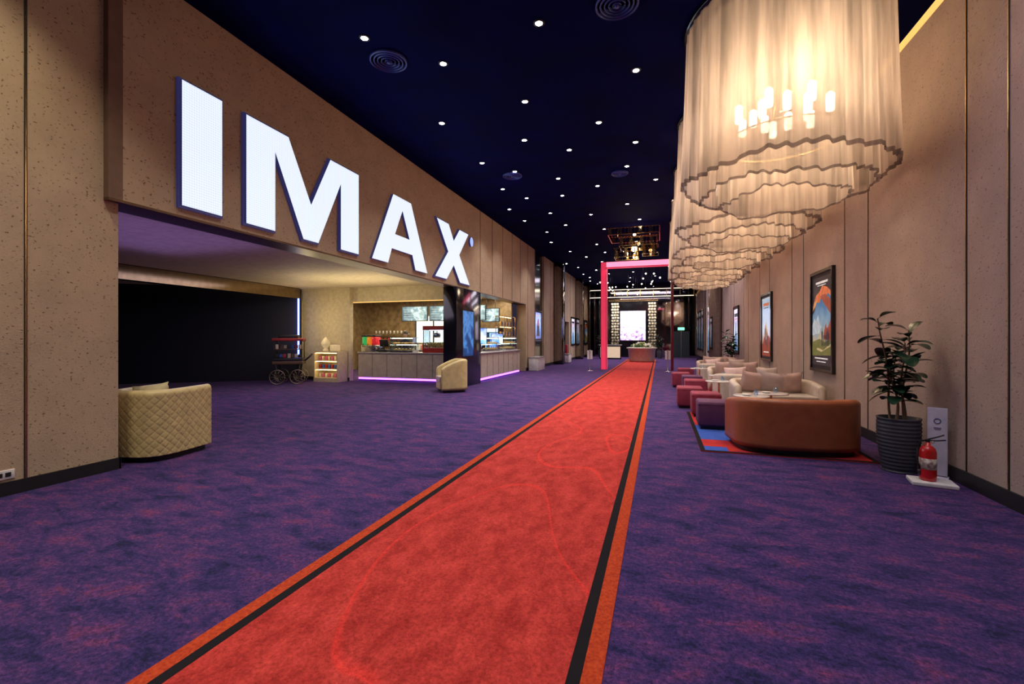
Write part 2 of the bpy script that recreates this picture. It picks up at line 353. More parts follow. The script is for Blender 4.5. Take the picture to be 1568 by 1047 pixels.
def grow(poly,g):
    out=[]; n=len(poly)
    ar=sum(poly[i][0]*poly[(i+1)%n][1]-poly[(i+1)%n][0]*poly[i][1] for i in range(n)); sg=1 if ar>0 else -1
    for i in range(n):
        p=Vector(poly[i]); a=(p-Vector(poly[i-1])).normalized(); c=(Vector(poly[(i+1)%n])-p).normalized()
        n1=Vector((a.y,-a.x))*sg; n2=Vector((c.y,-c.x))*sg; mm=(n1+n2).normalized(); k=g/max(.35,mm.dot(n1)); out.append(tuple(p+mm*k))
    return out
ml=led_mat(); mside=M('letter_return_blue',(.02,.02,.06),.3,emit=(.07,.07,.30),es=.25)
for i,(nm,p) in enumerate(zip(['letter_i','letter_m','letter_a_left','letter_a_right','letter_x','trademark_dot'],polys)):
    prism(nm,p,LX+.035,LX+.06,[ml if i<5 else M('dot_blue',(.3,.4,.8),.4,emit=(.35,.5,1),es=1.0),mside])
    if i in(0,1,4): prism(nm+'_tray',grow(p,.03),LX,LX+.035,[mside,mside])
    else: prism(nm+'_tray',p,LX,LX+.035,[mside,mside])
light('AREA','sign_glow',(LX+.25,8.6,4.0),60,(.72,.80,1),sign,(1.5,9),(0,-pi/2,0))

# ---------------------------------------------------------------- ceiling lights, vents
DL=[(-1.59,6.11),(-4.08,5.63),(-3.27,6.54),(-.365,7.67),(-2.36,8.05),(-1.17,9.29),(-4.2,8.34),(-.51,10.47),(-2.83,9.61),(-1.99,10.43),
(-4.2,10.54),(-.79,11.87),(-1.69,13.14),(-2.63,12.2),(-.1,13.1),(-4.36,12.57),(-3.6,11.34),(-2.83,13.7),(-3.93,13.6),(-4.83,14.6),(-4.76,16.2),
(-3.62,15.5),(-3.44,17.3),(-2.3,16.1),(-1.0,15.2),(-2.1,18.4),(-4.4,18.2),(-.7,17.3)]
near=[(-3.9,3.2),(-1.2,3.4),(1.2,3.8),(-2.6,1.2),(.6,1.0),(-4.6,.8),(1.9,-.6),(-1.0,-1.2),(-3.7,-1.6)]
far=[]
for k in range(400):
    p=(random.uniform(-5.2,2.3),random.uniform(18.5,37))
    if all((p[0]-q[0])**2+(p[1]-q[1])**2>1.45**2 for q in DL+far) and not(-2.2<p[0]<.4 and 17<p[1]<20.5): far.append(p)
    if len(far)>=36: break
b=MB()
for x,y in DL+near+far:
    b.lathe([(.05,-.004),(.05,-.012)],(x,y,CZ),14,0,False); b.lathe([(.053,-.001),(.053,-.014),(.078,-.010),(.08,-.001)],(x,y,CZ),16,1)
dlo=b.build('ceiling_downlights',[M('downlight_lens',(1,1,1),.3,emit=(1,.97,.94),es=30),m_blackm],recalc=False)
for i,(x,y) in enumerate(DL+near+far):
    if y>18.5 and i%2: continue
    light('SPOT','downlight_spot',(x,y,CZ-.03),200 if y<18.5 else 280,(1,.91,.88),dlo,.05,spot_size=1.75,spot_blend=.9)
b=MB(); acc=[(-5.0,2.3,(1,.85,.60),250),(-5.0,.4,(1,.85,.60),210),(2.2,4.4,(.85,.74,1),150),(2.2,2.4,(.78,.68,1),120)]  # unseen lamps added to brighten the left pillar and tint the right wall
for x,y,c_,e_ in acc:
    b.lathe([(.05,-.004),(.05,-.012)],(x,y,CZ),14,0,False); b.lathe([(.053,-.001),(.053,-.014),(.078,-.010),(.08,-.001)],(x,y,CZ),16,1)
ao=b.build('added_wall_wash_lamps',[bpy.data.materials['downlight_lens'],m_blackm],recalc=False)
for x,y,c_,e_ in acc: light('SPOT','added_wall_wash_spot',(x,y,CZ-.03),e_,c_,ao,.05,spot_size=1.6,spot_blend=.9)
def vent(x,y,r):
    b=MB()
    for k in range(5):
        q=r*(1-.2*k); b.lathe([(q,0),(q,-.03),(q*.93,-.045),(q*.9,-.02),(q*.9,0)],(0,0,0),40,0)
    b.lathe([(.03,0),(.03,-.05)],(0,0,0),12,0); b.build('ceiling_air_vent',[M('vent_grey_blue',(.03,.05,.28),.4)],(x,y,CZ-.001))
vent(-4.05,6.2,.29); vent(-.53,6.07,.28); vent(-3.75,11.6,.26); vent(-1.0,12.3,.22)

# ---------------------------------------------------------------- fabric chandeliers
m_fab=fabric_mat('sheer_organza',(.70,.61,.56),.36); m_fab2=fabric_mat('sheer_organza_inner',(.74,.64,.57),.34)
m_hem=fabric_mat('organza_hem',(.22,.17,.17),.15)
m_bulb=M('chandelier_bulb',(1,.9,.7),.3,emit=(1,.84,.62),es=15)
def chandelier(x,y,seed):
    rnd=random.Random(seed); b=MB()
    def ring(R,zt,zb,npl,amp,mi,ph,hem=.045,flare=0):
        N=npl*12; rows=10; vs=[];fs=[]
        zz=[zt+(zb-zt)*(j/(rows-2)) for j in range(rows-1)]+[zb-hem]
        for j,z in enumerate(zz):
            t=min(1,j/(rows-2))
            for i in range(N):
                a=2*pi*i/N
                w=math.sin(a*npl+1.6*math.sin(a*5+ph)+.8*math.sin(a*11+ph))
                w2=.35*math.sin(a*npl*2+ph+2*math.sin(a*7))
                big=.014*math.sin(a*6+ph)
                r=R+flare*t+(amp*(.35+.65*t**1.5))*(w+w2)+big*t
                dz=(.008*w+.030*math.sin(a*4+1.3*ph)+.012*math.sin(a*13+ph))*t
                vs.append((r*math.cos(a),r*math.sin(a),z+dz))
        for j in range(rows-1):
            for i in range(N):
                k=(i+1)%N; fs.append((j*N+i,j*N+k,(j+1)*N+k,(j+1)*N+i))
        nb=(rows-2)*N
        b.add(vs,fs[:nb],mi,True); b.add(vs,fs[nb:],2,True)
    ring(1.20,CZ-.06,3.69,38,.026,0,rnd.uniform(0,6),.055,.05)
    ring(1.00,CZ-.06,3.50,34,.026,1,rnd.uniform(0,6),.035,.02)
    ring(.76,4.20,3.38,26,.024,1,rnd.uniform(0,6),.025)
    b.lathe([(1.24,-.001),(1.24,-.05),(1.0,-.06),(1.0,-.001)],(0,0,CZ),64,3)
    for R,zf in((1.17,CZ-.09),(.97,CZ-.09),(.75,4.20)): b.torus((0,0,zf),R,.010,4,48)
    for k in range(3):
        a=2*pi*k/3; b.tube([(.75*math.cos(a),.75*math.sin(a),4.20),(.6*math.cos(a),.6*math.sin(a),CZ-.05)],.005,4,5)
    b.cyl((0,0,4.6),.02,CZ-4.6,4,10)
    for k in range(14):
        a=2*pi*k/14+.2; R=.55 if k%2 else .34; z=4.46
        b.tube([(0,0,4.85),(R*.6*math.cos(a),R*.6*math.sin(a),4.88),(R*math.cos(a),R*math.sin(a),z+.30)],.008,4,6)
        b.lathe([(.012,0),(.045,.01),(.05,.05),(.05,.22),(.02,.25)],(R*math.cos(a),R*math.sin(a),z),12,5)
        b.cyl((R*math.cos(a),R*math.sin(a),z+.25),.022,.05,4,10)
    o=b.build('fabric_chandelier',[m_fab,m_fab2,m_hem,m_black,m_gold,m_bulb],(x,y,0),0,recalc=False)
    light('POINT','chandelier_lamp',(x-.12,y-.55,4.60),100,(1,.74,.48),o,.2)
    light('POINT','chandelier_lamp',(x+.1,y+.35,4.45),85,(1,.72,.45),o,.2)
    return o
for i,y in enumerate((7.05,9.95,12.6,15.3,18.0)): chandelier(1.58,y,i+3)

# ---------------------------------------------------------------- seating
def upath(a,bk,c,n,p=3.2):
    pts=[]
    for i in range(8): pts.append((-a,c-(c)*i/8))
    for i in range(n+1):
        t=pi+pi*i/n; cx,sy=math.cos(t),math.sin(t)
        pts.append((a*math.copysign(abs(cx)**(2/p),cx),-bk*abs(sy)**(2/p)))
    for i in range(1,9): pts.append((a,c*i/8))
    return pts
def resample(P,n):
    L=[0]
    for i in range(1,len(P)): L.append(L[-1]+(P[i]-P[i-1]).length)
    out=[];j=0
    for k in range(n+1):
        s=L[-1]*k/n
        while j<len(L)-2 and L[j+1]<s: j+=1
        t=(s-L[j])/max(1e-9,L[j+1]-L[j]); out.append(P[j].lerp(P[j+1],min(1,max(0,t))))
    return out
def tub(b,a,bk,c,zb,hb,ha,th,mi,n=60,rows=14,quilt=0,p=3.2,qs=.075):
    P=resample([Vector((x,y)) for x,y in upath(a,bk,c,200,p)],n)
    L=[0]
    for i in range(1,len(P)): L.append(L[-1]+(P[i]-P[i-1]).length)
    tot=L[-1]; vs=[];ringn=None
    for i,pp in enumerate(P):
        d=(P[min(i+1,len(P)-1)]-P[max(i-1,0)]).normalized(); nn=Vector((d.y,-d.x))
        s_=L[i]/tot; w=math.sin(pi*s_)**.8 if 0<s_<1 else 0
        w=max(0,min(1,w*1.3)); H=ha+(hb-ha)*w
        sec=[]
        r=th*.45
        for k in range(rows+1):
            z=zb+(H-r-zb)*k/rows; q=0
            if quilt:
                u=L[i]; f1=abs(((u+z)/qs/1.414)%1-.5)*2; f2=abs(((u-z)/qs/1.414)%1-.5)*2
                q=-quilt*max(max(0,1-(1-f1)/.22),max(0,1-(1-f2)/.22))
            sec.append((q,z))
        for k in range(1,8):
            t=pi*k/8; sec.append((-th/2+th/2*math.cos(t),H-r+r*math.sin(t)))
        sec.append((-th,H-r)); sec.append((-th,(H+zb)/2)); sec.append((-th,zb))
        ringn=len(sec)
        for o,z in sec: vs.append((pp.x+nn.x*o,pp.y+nn.y*o,z))
    fs=[]
    for i in range(len(P)-1):
        for k in range(ringn):
            q=(k+1)%ringn; fs.append((i*ringn+k,i*ringn+q,(i+1)*ringn+q,(i+1)*ringn+k))
    fs.append(tuple(range(ringn))); fs.append(tuple((len(P)-1)*ringn+k for k in range(ringn))[::-1])
    b.add(vs,fs,mi,True)
def dshape(b,a,bk,c,z0,z1,mi,inset=0,p=3.2,rnd=.03):
    P=upath(a-inset,bk-inset,c,32,p); n=len(P); vs=[];fs=[]
    lv=[(1,z0),(1,z1-rnd),(.985,z1-rnd*.3),(.955,z1)]
    for sc,z in lv:
        for x,y in P: vs.append((x*sc,(y-c*.3)*sc+c*.3,z))
    for j in range(3):
        for i in range(n): k=(i+1)%n; fs.append((j*n+i,j*n+k,(j+1)*n+k,(j+1)*n+i))
    fs.append(tuple(range(n))[::-1]); fs.append(tuple(3*n+i for i in range(n)))
    b.add(vs,fs,mi,False)
def sofa(name,x,y,rz,mats,w=1.75,d=.85,hb=.70,ha=.62,cush=0,quilt=0,z=0,p=3.2):
    b=MB(); a=w/2; bk=d*.55; c=d-bk
    tub(b,a,bk,c,.07,hb,ha,.13,0,quilt=quilt,n=(220 if quilt else 80),rows=(90 if quilt else 10),p=p)
    dshape(b,a-.13,bk-.13,c+.03,.10,.30,0,p=p); dshape(b,a-.135,bk-.135,c+.04,.30,.44,1,p=p)
    dshape(b,a-.06,bk-.06,c-.04,0,.08,2,p=p)
    for k in range(cush):
        cx=(-a+.42)+(w-.84)*(k/(max(1,cush-1))) if cush>1 else 0
        b.pillow((cx,-bk+.30+.02*(k%2),.64 if cush>1 else .72),.46,.42,.17,(-.28,random.uniform(-.15,.15),random.uniform(-.25,.25)),3+k%2)
    return b.build(name,mats,(x,y,z),rz)
m_brown=M('leather_rust',(.32,.090,.032),.42,bump=.15,bscale=90); m_brown2=M('leather_dark_seat',(.20,.06,.035),.5)
m_creamL=M('leather_ivory',(.54,.45,.38),.5,bump=.1,bscale=80); m_creamL2=M('fabric_ivory',(.48,.41,.36),.7)
m_pinkc=M('cushion_blush',(.60,.43,.42),.8,bump=.3,bscale=150); m_pinkc2=M('cushion_taupe',(.50,.40,.40),.8,bump=.3,bscale=150)
m_olive=M('quilted_leather_cream',(.64,.51,.23),.40); m_olive2=M('seat_velvet_cream',(.58,.49,.28),.6)
m_plum=M('ottoman_plum',(.10,.022,.085),.75,bump=.2,bscale=100); m_wine=M('ottoman_wine',(.24,.02,.055),.75,bump=.2,bscale=100)
def rug(x0,x1,y0,y1):
    b=MB(); b.box(x0,x1,y0,y1,0.001,.012,0); w=.06
    b.box(x0,x1,y0,y0+w,.012,.0135,1); b.box(x0,x1,y1-w,y1,.012,.0135,1); b.box(x0,x0+w,y0+w,y1-w,.012,.0135,1); b.box(x1-w,x1,y0+w,y1-w,.012,.0135,1)
    b.box(x0+w,x0+.75,y0+.75,y0+1.9,.012,.013,2); b.box(x0+w,x0+.35,y0+w,y0+.3,.012,.013,2); b.box(x0+.75,x1-w,y0+1.2,y0+1.5,.012,.013,3)
    b.build('area_rug',[M('rug_red',(.42,.03,.022),.95,col2=(.30,.02,.03),nscale=3,spec=.1),m_stripe,M('rug_blue',(.04,.09,.38),.95,spec=.1),M('rug_teal',(.03,.16,.30),.95,spec=.1)])
rug(.52,2.52,6.52,9.9); rug(.55,2.85,11.0,14.3); rug(.55,2.85,15.4,18.0)
RZ=.0145
sofa('curved_sofa',1.70,7.02,.10,[m_brown,m_brown2,m_blackm,m_pinkc,m_pinkc2],w=1.50,d=.88,hb=.71,ha=.62,z=RZ,p=2.7)
def ottoman(x,y,mat,s=.52,h=.45,z=0):
    b=MB(); b.rbox((0,0,.05+(h-.05)/2),(s,s,h-.05),.035,0); b.box(-s*.42,s*.42,-s*.42,s*.42,0,.06,1)
    b.rbox((0,0,h-.045),(s+.008,s+.008,.012),.005,0,2)
    for k in range(4): b.sphere(((.12 if k%2 else -.12),(.12 if k<2 else -.12),h-.002),.014,0,8,(1,1,.4))
    b.build('square_ottoman',[mat,m_blackm],(x,y,z),0)
for x,y,mt,z in[(.86,8.30,m_plum,RZ),(.84,9.5,m_wine,RZ),(.62,10.65,m_wine,0),(.86,12.4,m_wine,RZ),(.86,13.7,m_plum,RZ),(.62,15.0,m_wine,0),(.86,17.0,m_wine,RZ)]: ottoman(x,y,mt,z=z)
def table(x,y,h=.56,r=.27,z=RZ):
    b=MB(); b.lathe([(r-.01,h-.02),(r,h-.015),(r,h-.005),(r-.01,h)],(0,0,0),40,0)
    b.cyl((0,0,.02),.02,h-.04,1,14); b.lathe([(.17,0),(.17,.01),(.03,.03)],(0,0,0),32,1)
    b.lathe([(.03,0),(.035,.09),(.032,.09),(.027,.006)],(.08,.05,h),14,2); b.lathe([(.05,0),(.075,.02),(.07,.02),(.045,.005)],(-.08,-.03,h),18,3)
    b.build('round_side_table',[M('marble_top',(.66,.62,.60),.2,col2=(.40,.35,.35),nscale=5),m_gold,m_glass,m_white],(x,y,z))
for x,y in[(1.42,8.25),(1.80,8.72),(1.45,12.5),(1.75,12.9),(1.5,16.6)]: table(x,y)
table(1.2,10.55,z=0,h=.6); table(1.15,14.85,z=0,h=.6)
cm=[m_creamL,m_creamL2,m_blackm,m_pinkc,m_pinkc2]
sofa('curved_sofa',2.05,9.72,pi+.05,cm,w=1.5,cush=3,z=RZ)
sofa('curved_sofa',1.95,11.45,0,cm,w=1.5,cush=2,z=RZ)
sofa('curved_sofa',2.02,13.80,pi-.04,cm,w=1.5,cush=3,z=RZ)
sofa('curved_sofa',1.95,15.85,0,cm,w=1.5,cush=2,z=RZ)
sofa('curved_sofa',2.0,17.5,pi,cm,w=1.5,cush=3,z=RZ)
sofa('quilted_tub_armchair',-6.17,4.22,.16,[m_olive,m_olive2,m_blackm,m_olive2,m_olive2],w=.80,d=.84,hb=.87,ha=.88,cush=1,quilt=.006,p=2.9)
sofa('quilted_tub_armchair',-5.62,11.75,pi-.9,[m_olive,m_creamL,m_blackm,m_olive2,m_olive2],w=.80,d=.78,hb=.92,ha=.66)

# ---------------------------------------------------------------- plants
m_leaf=M('rubber_leaf',(.018,.056,.026),.26,col2=(.008,.028,.016),nscale=12); m_leaf2=M('rubber_leaf_under',(.04,.09,.04),.5)
m_stem=M('plant_stem',(.22,.14,.07),.7); m_pot=M('ribbed_pot_slate',(.05,.055,.07),.5); m_soil=M('potting_soil',(.04,.025,.015),.9,bump=.6)
def plant(x,y,seed,h=1.92):
    rnd=random.Random(seed); b=MB()
    prof=[(.145,0),(.16,.01)]; n=14
    for i in range(n*4+1):
        t=i/(n*4); z=.01+.58*t; R=.150+.050*math.sin(t*pi*.62)+.0045*math.cos(i*pi/2)
        prof.append((R,z))
    prof+=[(prof[-1][0]+.004,.605),(prof[-1][0]-.015,.605),(prof[-1][0]-.02,.55)]
    b.lathe(prof,(0,0,0),40,3); b.lathe([(.001,.56),(.18,.555)],(0,0,0),24,4)
    def leaf(p,dirv,L,W):
        dirv=dirv.normalized(); side=dirv.cross(Vector((0,0,1)))
        if side.length<.1: side=Vector((1,0,0))
        side.normalize(); up=side.cross(dirv); n=9; vs=[];fs=[]
        droop=rnd.uniform(.1,.5)*L; base=.03
        st=Vector(p)+dirv*base
        for i in range(n+1):
            t=i/n; w=W*math.sin(pi*min(1,t*.93+.03))**.7*(.75+.35*t)
            c=st+dirv*L*t-Vector((0,0,1))*droop*t*t
            for s_ in(-1,-.5,0,.5,1): vs.append(c+side*w*s_+up*(abs(s_)*w*.28))
        for i in range(n):
            for k in range(4): a=i*5+k; fs.append((a,a+1,a+6,a+5))
        b.add(vs,fs,0,True); b.tube([p,st],.004,2,5)
    stems=[((-.05,.02),(-.17,.02),h-.12),((.03,-.04),(.0,-.10),h-.40),((.06,.05),(.12,.06),h-.26),((0,.06),(.02,.12),h-.5),((-.02,-.05),(-.10,-.06),h-.6)]
    for (ax,ay),(bx,by),top in stems:
        pts=[]
        for i in range(9):
            t=i/8; pts.append((ax+(bx-ax)*t+.02*math.sin(t*7+ax*40),ay+(by-ay)*t,.55+(top-.62)*t))
        b.tube(pts,[.014-.008*i/8 for i in range(9)],2,7)
        nl=17
        for k in range(nl):
            t=.34+.66*k/(nl-1); f=t*8; i=min(7,int(f)); p=Vector(pts[i]).lerp(Vector(pts[i+1]),f-i); a=k*2.4+ax*30
            el=.5 if t>.9 else rnd.uniform(-.15,.4)
            dx=math.cos(a)
            if x+p.x+dx*.34>RX-.05: dx*=.4
            leaf(p,Vector((dx,math.sin(a),el*1.2)),rnd.uniform(.17,.25),rnd.uniform(.066,.088))
    b.build('potted_rubber_plant',[m_leaf,m_leaf2,m_stem,m_pot,m_soil],(x,y,0),0,recalc=False)
plant(2.58,6.27,5); plant(2.58,19.0,9)

# ---------------------------------------------------------------- fire extinguisher + notice
b=MB()
b.rbox((0,0,.02),(.36,.26,.04),.008,2)
b.lathe([(.06,.04),(.068,.05),(.07,.07),(.07,.33),(.06,.37),(.035,.395),(.022,.40),(.022,.43),(.001,.43)],(-.03,0,0),28,0)
b.lathe([(.0705,.16),(.0705,.27)],(-.03,0,0),28,3)
b.box(-.045,-.015,-.015,.015,.43,.46,1); b.tube([(-.03,0,.45),(.03,-.02,.455),(.10,-.035,.47)],.007,1); b.tube([(-.03,0,.46),(.03,-.02,.49),(.09,-.03,.52)],.007,1)
b.tube([(-.04,0,.45),(-.09,-.01,.44),(-.12,-.02,.36),(-.115,-.02,.22),(-.10,-.02,.14)],.009,1); b.lathe([(.012,0),(.018,.06)],(-.10,-.02,.09),12,1)
b.torus((-.005,-.06,.445),.012,.003,4,14,'Y')
b.build('fire_extinguisher',[M('extinguisher_red',(.55,.012,.01),.25,coat=.4),m_blackm,m_white,M('extinguisher_label',(.6,.55,.45),.5,col2=(.2,.1,.1),nscale=30),m_gold],(2.66,5.78,0),-.2)
b=MB(); b.rbox((0,0,.015),(.18,.12,.03),.006,0); b.rbox((0,0,.40),(.16,.015,.72),.006,0); b.torus((0,-.009,.62),.026,.005,1,20,'Y'); b.box(-.03,.03,-.012,-.0076,.545,.551,1); b.box(-.025,.025,-.012,-.0076,.53,.535,1)
b.build('notice_stand',[M('notice_white',(.62,.60,.70),.5),M('notice_print',(.12,.14,.3),.5)],(2.82,6.02,0),-.5)

# ---------------------------------------------------------------- posters
def ink(name,c,es=.5): return M(name,c,.3,emit=c,es=es,nscale=9,col2=tuple(v*.45 for v in c))
def poster(name,x,y0,y1,z0,z1,face,mat,art=None):
    b=MB(); s=face; w=.06; t=.06*s
    xa,xb=sorted((x,x+t))
    b.box(xa,xb,y0,y0+w,z0,z1,0); b.box(xa,xb,y1-w,y1,z0,z1,0); b.box(xa,xb,y0+w,y1-w,z0,z0+w,0); b.box(xa,xb,y0+w,y1-w,z1-w,z1,0)
    xa,xb=sorted((x,x+t*.6)); b.box(xa,xb,y0+w,y1-w,z0+w,z1-w,2)
    xx=x+t*.62; A0,A1,B0,B1=y0+w+.05,y1-w-.05,z0+w+.07,z1-w-.07
    b.add([(xx,A0,B0),(xx,A1,B0),(xx,A1,B1),(xx,A0,B1)],[(0,1,2,3)],1)
    mats=[m_black,mat,m_blackm]
    if art:
        for k,(pts,mm) in enumerate(art):
            if mm not in mats: mats.append(mm)
            xk=x+t*(.64+.008*k)
            vs=[(xk,(A1-(A1-A0)*u) if s<0 else (A0+(A1-A0)*u),B0+(B1-B0)*v) for u,v in pts]
            b.add(vs,[tuple(range(len(vs)))],mats.index(mm))
    return b.build(name,mats)
def rect(u0,u1,v0,v1): return [(u0,v0),(u1,v0),(u1,v1),(u0,v1)]
i_dark=ink('ink_dark',(.012,.012,.02)); i_org=ink('ink_orange',(.62,.15,.04)); i_rust=ink('ink_rust',(.30,.055,.02)); i_yel=ink('ink_yellow',(.65,.34,.09)); i_gr=ink('ink_green',(.14,.15,.03)); i_wh=ink('ink_white',(.8,.8,.78)); i_bl=ink('ink_blue',(.06,.25,.5)); i_pale=ink('ink_pale',(.45,.54,.58)); i_pk=ink('ink_pink',(.7,.15,.35))
p1=screen_mat('poster_sky',[(0,(.40,.32,.13)),(.3,(.52,.42,.22)),(.48,(.18,.32,.45)),(.7,(.05,.16,.35)),(1,(.02,.05,.10))],.5,4,'Z',.35)
def figure(u,v,h,m):
    w=h*.13
    return [([(u-w,v),(u-w*.2,v),(u,v+h*.45),(u+w*.2,v),(u+w,v),(u+w*1.1,v+h*.55),(u+w*1.5,v+h*.45),(u+w*1.2,v+h*.8),(u+w*.3,v+h*.84),(u+w*.4,v+h*.97),(u-w*.1,v+h),(u-w*.5,v+h*.95),(u-w*.3,v+h*.84),(u-w*1.2,v+h*.8),(u-w*1.5,v+h*.45),(u-w*1.1,v+h*.55)],m)]
art1=[([(0,.58),(.12,.62),(.25,.75),(.36,.72),(.48,.82),(.60,.87),(.72,.83),(.85,.86),(1,.78),(1,1),(0,1)],i_dark),
 ([(0,.66),(.2,.80),(.42,.84),(.55,.90),(.8,.87),(1,.81),(1,.75),(.86,.80),(.7,.76),(.55,.80),(.4,.71),(.22,.72)],i_org),
 ([(.45,.78),(.62,.70),(.8,.64),(1,.56),(1,.72),(.86,.76),(.7,.80)],i_rust),([(.0,.62),(.18,.68),(.30,.76),(.1,.72)],i_yel),
 ([(.0,.46),(.12,.54),(.2,.50),(.33,.58),(.42,.46),(.5,.44),(.4,.36),(0,.34)],i_pale),
 (rect(0,1,0,.12),i_dark),([(0,.11),(.3,.20),(.6,.17),(1,.25),(1,.30),(.7,.26),(.4,.30),(0,.26)],i_gr),([(0,.10),(1,.12),(1,.22),(.5,.15),(0,.20)],i_gr),
 ([(.62,.30),(.66,.38),(.74,.47),(.80,.41),(.88,.44),(1,.52),(1,.28)],i_rust),
 (rect(.2,.85,.925,.95),i_wh),(rect(.3,.75,.90,.91),i_wh),(rect(.15,.85,.07,.085),i_wh),(rect(.25,.75,.035,.045),i_wh)]
for u in(.56,.66,.75,.83,.91): art1+=figure(u,.22,.15+.025*(int(u*100)%3),i_dark)
p2=screen_mat('poster_blue_sky',[(0,(.08,.05,.03)),(.25,(.42,.24,.10)),(.45,(.40,.52,.60)),(.75,(.22,.42,.62)),(1,(.5,.6,.7))],.6,4,'Z',.35)
art2=[([(0,.18),(.15,.26),(.3,.34),(.5,.28),(.75,.36),(.85,.33),(1,.3),(1,0),(0,0)],i_rust),([(.3,.34),(.38,.45),(.44,.50),(.5,.60),(.55,.52),(.6,.46),(.7,.40),(.6,.30)],i_yel),(rect(.15,.85,.86,.91),i_org),(rect(.25,.75,.82,.835),i_dark),(rect(.2,.8,.06,.08),i_wh)]+figure(.4,.2,.34,i_dark)+figure(.62,.16,.30,i_dark)
p3=screen_mat('poster_cyan',[(0,(.02,.03,.12)),(.3,(.05,.20,.7)),(.6,(.25,.4,.9)),(1,(.05,.08,.5))],1.4,3,'Z',.9)
art3=[([(.2,.1),(.8,.1),(.72,.55),(.62,.7),(.5,.8),(.38,.7),(.28,.55)],i_dark),(rect(.1,.9,.86,.92),i_wh),([(.4,.5),(.6,.5),(.58,.68),(.5,.74),(.42,.68)],i_pk)]
p4=screen_mat('poster_pale',[(0,(.2,.2,.25)),(.4,(.6,.7,.8)),(.7,(.5,.4,.6)),(1,(.8,.8,.85))],1.2,3,'Z',.8)
art4=[([(.15,0),(.85,0),(.75,.4),(.6,.5),(.62,.66),(.5,.74),(.38,.66),(.4,.5),(.25,.4)],i_bl),(rect(.1,.9,.82,.9),i_dark),(rect(.2,.8,.76,.78),i_org)]
poster('film_poster_lightbox',RX,9.41,10.66,.86,2.80,-1,p1,art1); poster('film_poster_lightbox',RX,14.1,15.4,.86,2.80,-1,p2,art2)
poster('film_poster_lightbox',RX,19.6,20.8,.86,2.80,-1,p4,art4)
for y_ in(26.4,28.4,30.4): poster('film_poster_lightbox',RX,y_,y_+1.1,.6,3.6,-1,p4,art4)
poster('film_poster_lightbox',LX-.12,22.0,23.3,1.35,2.95,1,p3,art3); poster('film_poster_lightbox',LX,31.2,32.6,1.0,3.0,1,p4,art4); poster('film_poster_lightbox',LX,34,35.6,1.0,3.0,1,p1,art1)

# ---------------------------------------------------------------- black column
b=MB(); b.rbox((-5.93,13.25,1.52),(.44,1.9,3.04),.01,0,2); b.box(-5.709,-5.70,12.75,13.55,.95,2.35,1); b.box(-5.72,-5.705,12.7,13.6,.9,2.4,0)  # glowing panel paints a blue poster reflection onto the gloss side
b.build('glossy_black_column',[m_black,screen_mat('column_blue_reflection',[(0,(.005,.01,.03)),(.45,(.01,.06,.22)),(.6,(.06,.22,.55)),(1,(.01,.02,.08))],.7,3,'Z',1.2)])

# ---------------------------------------------------------------- concession counter
m_cfront=M('counter_front_greige',(.50,.43,.34),.4); m_ctop=M('counter_top_stone',(.5,.48,.46),.15,col2=(.3,.29,.28),nscale=30)
b=MB()
b.box(-10.38,-6.7,13.94,14.5,.12,.96,0); b.rbox((-8.54,14.2,.985),(3.68,.60,.05),.01,1); b.box(-10.36,-6.7,13.98,14.45,0,.12,2); b.box(-10.35,-6.7,13.94,13.98,.04,.10,3)
for k in range(6): b.box(-10.38+.6*k,-10.37+.6*k,13.935,13.94,.14,.94,2)
b.build('concession_counter',[m_cfront,m_ctop,m_blackm,m_purpled])
b=MB(); b.box(-6.6,-5.9,14.56,19.3,.12,.96,0); b.rbox((-6.24,16.93,.985),(.76,4.74,.05),.01,1); b.box(-6.55,-5.95,14.58,19.28,0,.12,2); b.box(-5.95,-5.91,14.6,19.25,.04,.10,3)
for k in range(8): b.box(-5.9,-5.895,14.7+.6*k,14.71+.6*k,.14,.94,2)
b.build('concession_counter',[m_cfront,m_ctop,m_blackm,m_purpled])
b=MB(); b.box(-13.5,-8.3,18.5,19.15,0,.92,0); b.box(-13.5,-8.3,18.46,19.16,.92,.96,1)
for z in(1.35,1.7): b.box(-13.2,-11.3,18.85,19.15,z,z+.03,1)
for k in range(18):
    x=-13.1+k*.1; zz=1.38 if k%2 else 1.73; b.lathe([(.03,0),(.042,.14)],(x,19.0,zz),10,2+k%2)
for k in range(8): b.rbox((-10.9+k*.3,18.75,1.09),(.2,.25,.26),.02,(1,2,3)[k%3])
b.build('back_bar_counter',[m_cfront,m_chrome,m_white,M('paper_cup_red',(.5,.04,.03),.5)])
def menu(x0,x1,y,zb,zt,mat):
    b=MB(); b.box(x0,x1,y,y+.06,zb,zt,1); b.add([(x0+.03,y-.003,zb+.03),(x1-.03,y-.003,zb+.03),(x1-.03,y-.003,zt-.03),(x0+.03,y-.003,zt-.03)],[(0,1,2,3)],0)
    for k in range(5): zz=zb+.1+k*(zt-zb-.2)/4.5; b.box(x0+.1,x0+.1+(x1-x0)*(.35+.1*(k%2)),y-.008,y-.004,zz,zz+.012,2); b.box(x1-.25,x1-.15,y-.008,y-.004,zz,zz+.012,2)
    b.tube([(x0+.2,y+.03,zt),(x0+.2,y+.03,3.298)],.012,1); b.tube([(x1-.2,y+.03,zt),(x1-.2,y+.03,3.298)],.012,1)
    b.build('menu_board_screen',[mat,m_blackm,i_pale])
ms=screen_mat('menu_slate',[(0,(.05,.08,.11)),(.45,(.12,.20,.26)),(.6,(.30,.42,.48)),(1,(.08,.14,.18))],1.2,5,'X',1.4)
for k in range(3): menu(-10.45+k*1.3,-9.22+k*1.3,17.0,2.22,2.86,ms)
menu(-7.3,-6.5,18.3,2.2,2.8,ms)
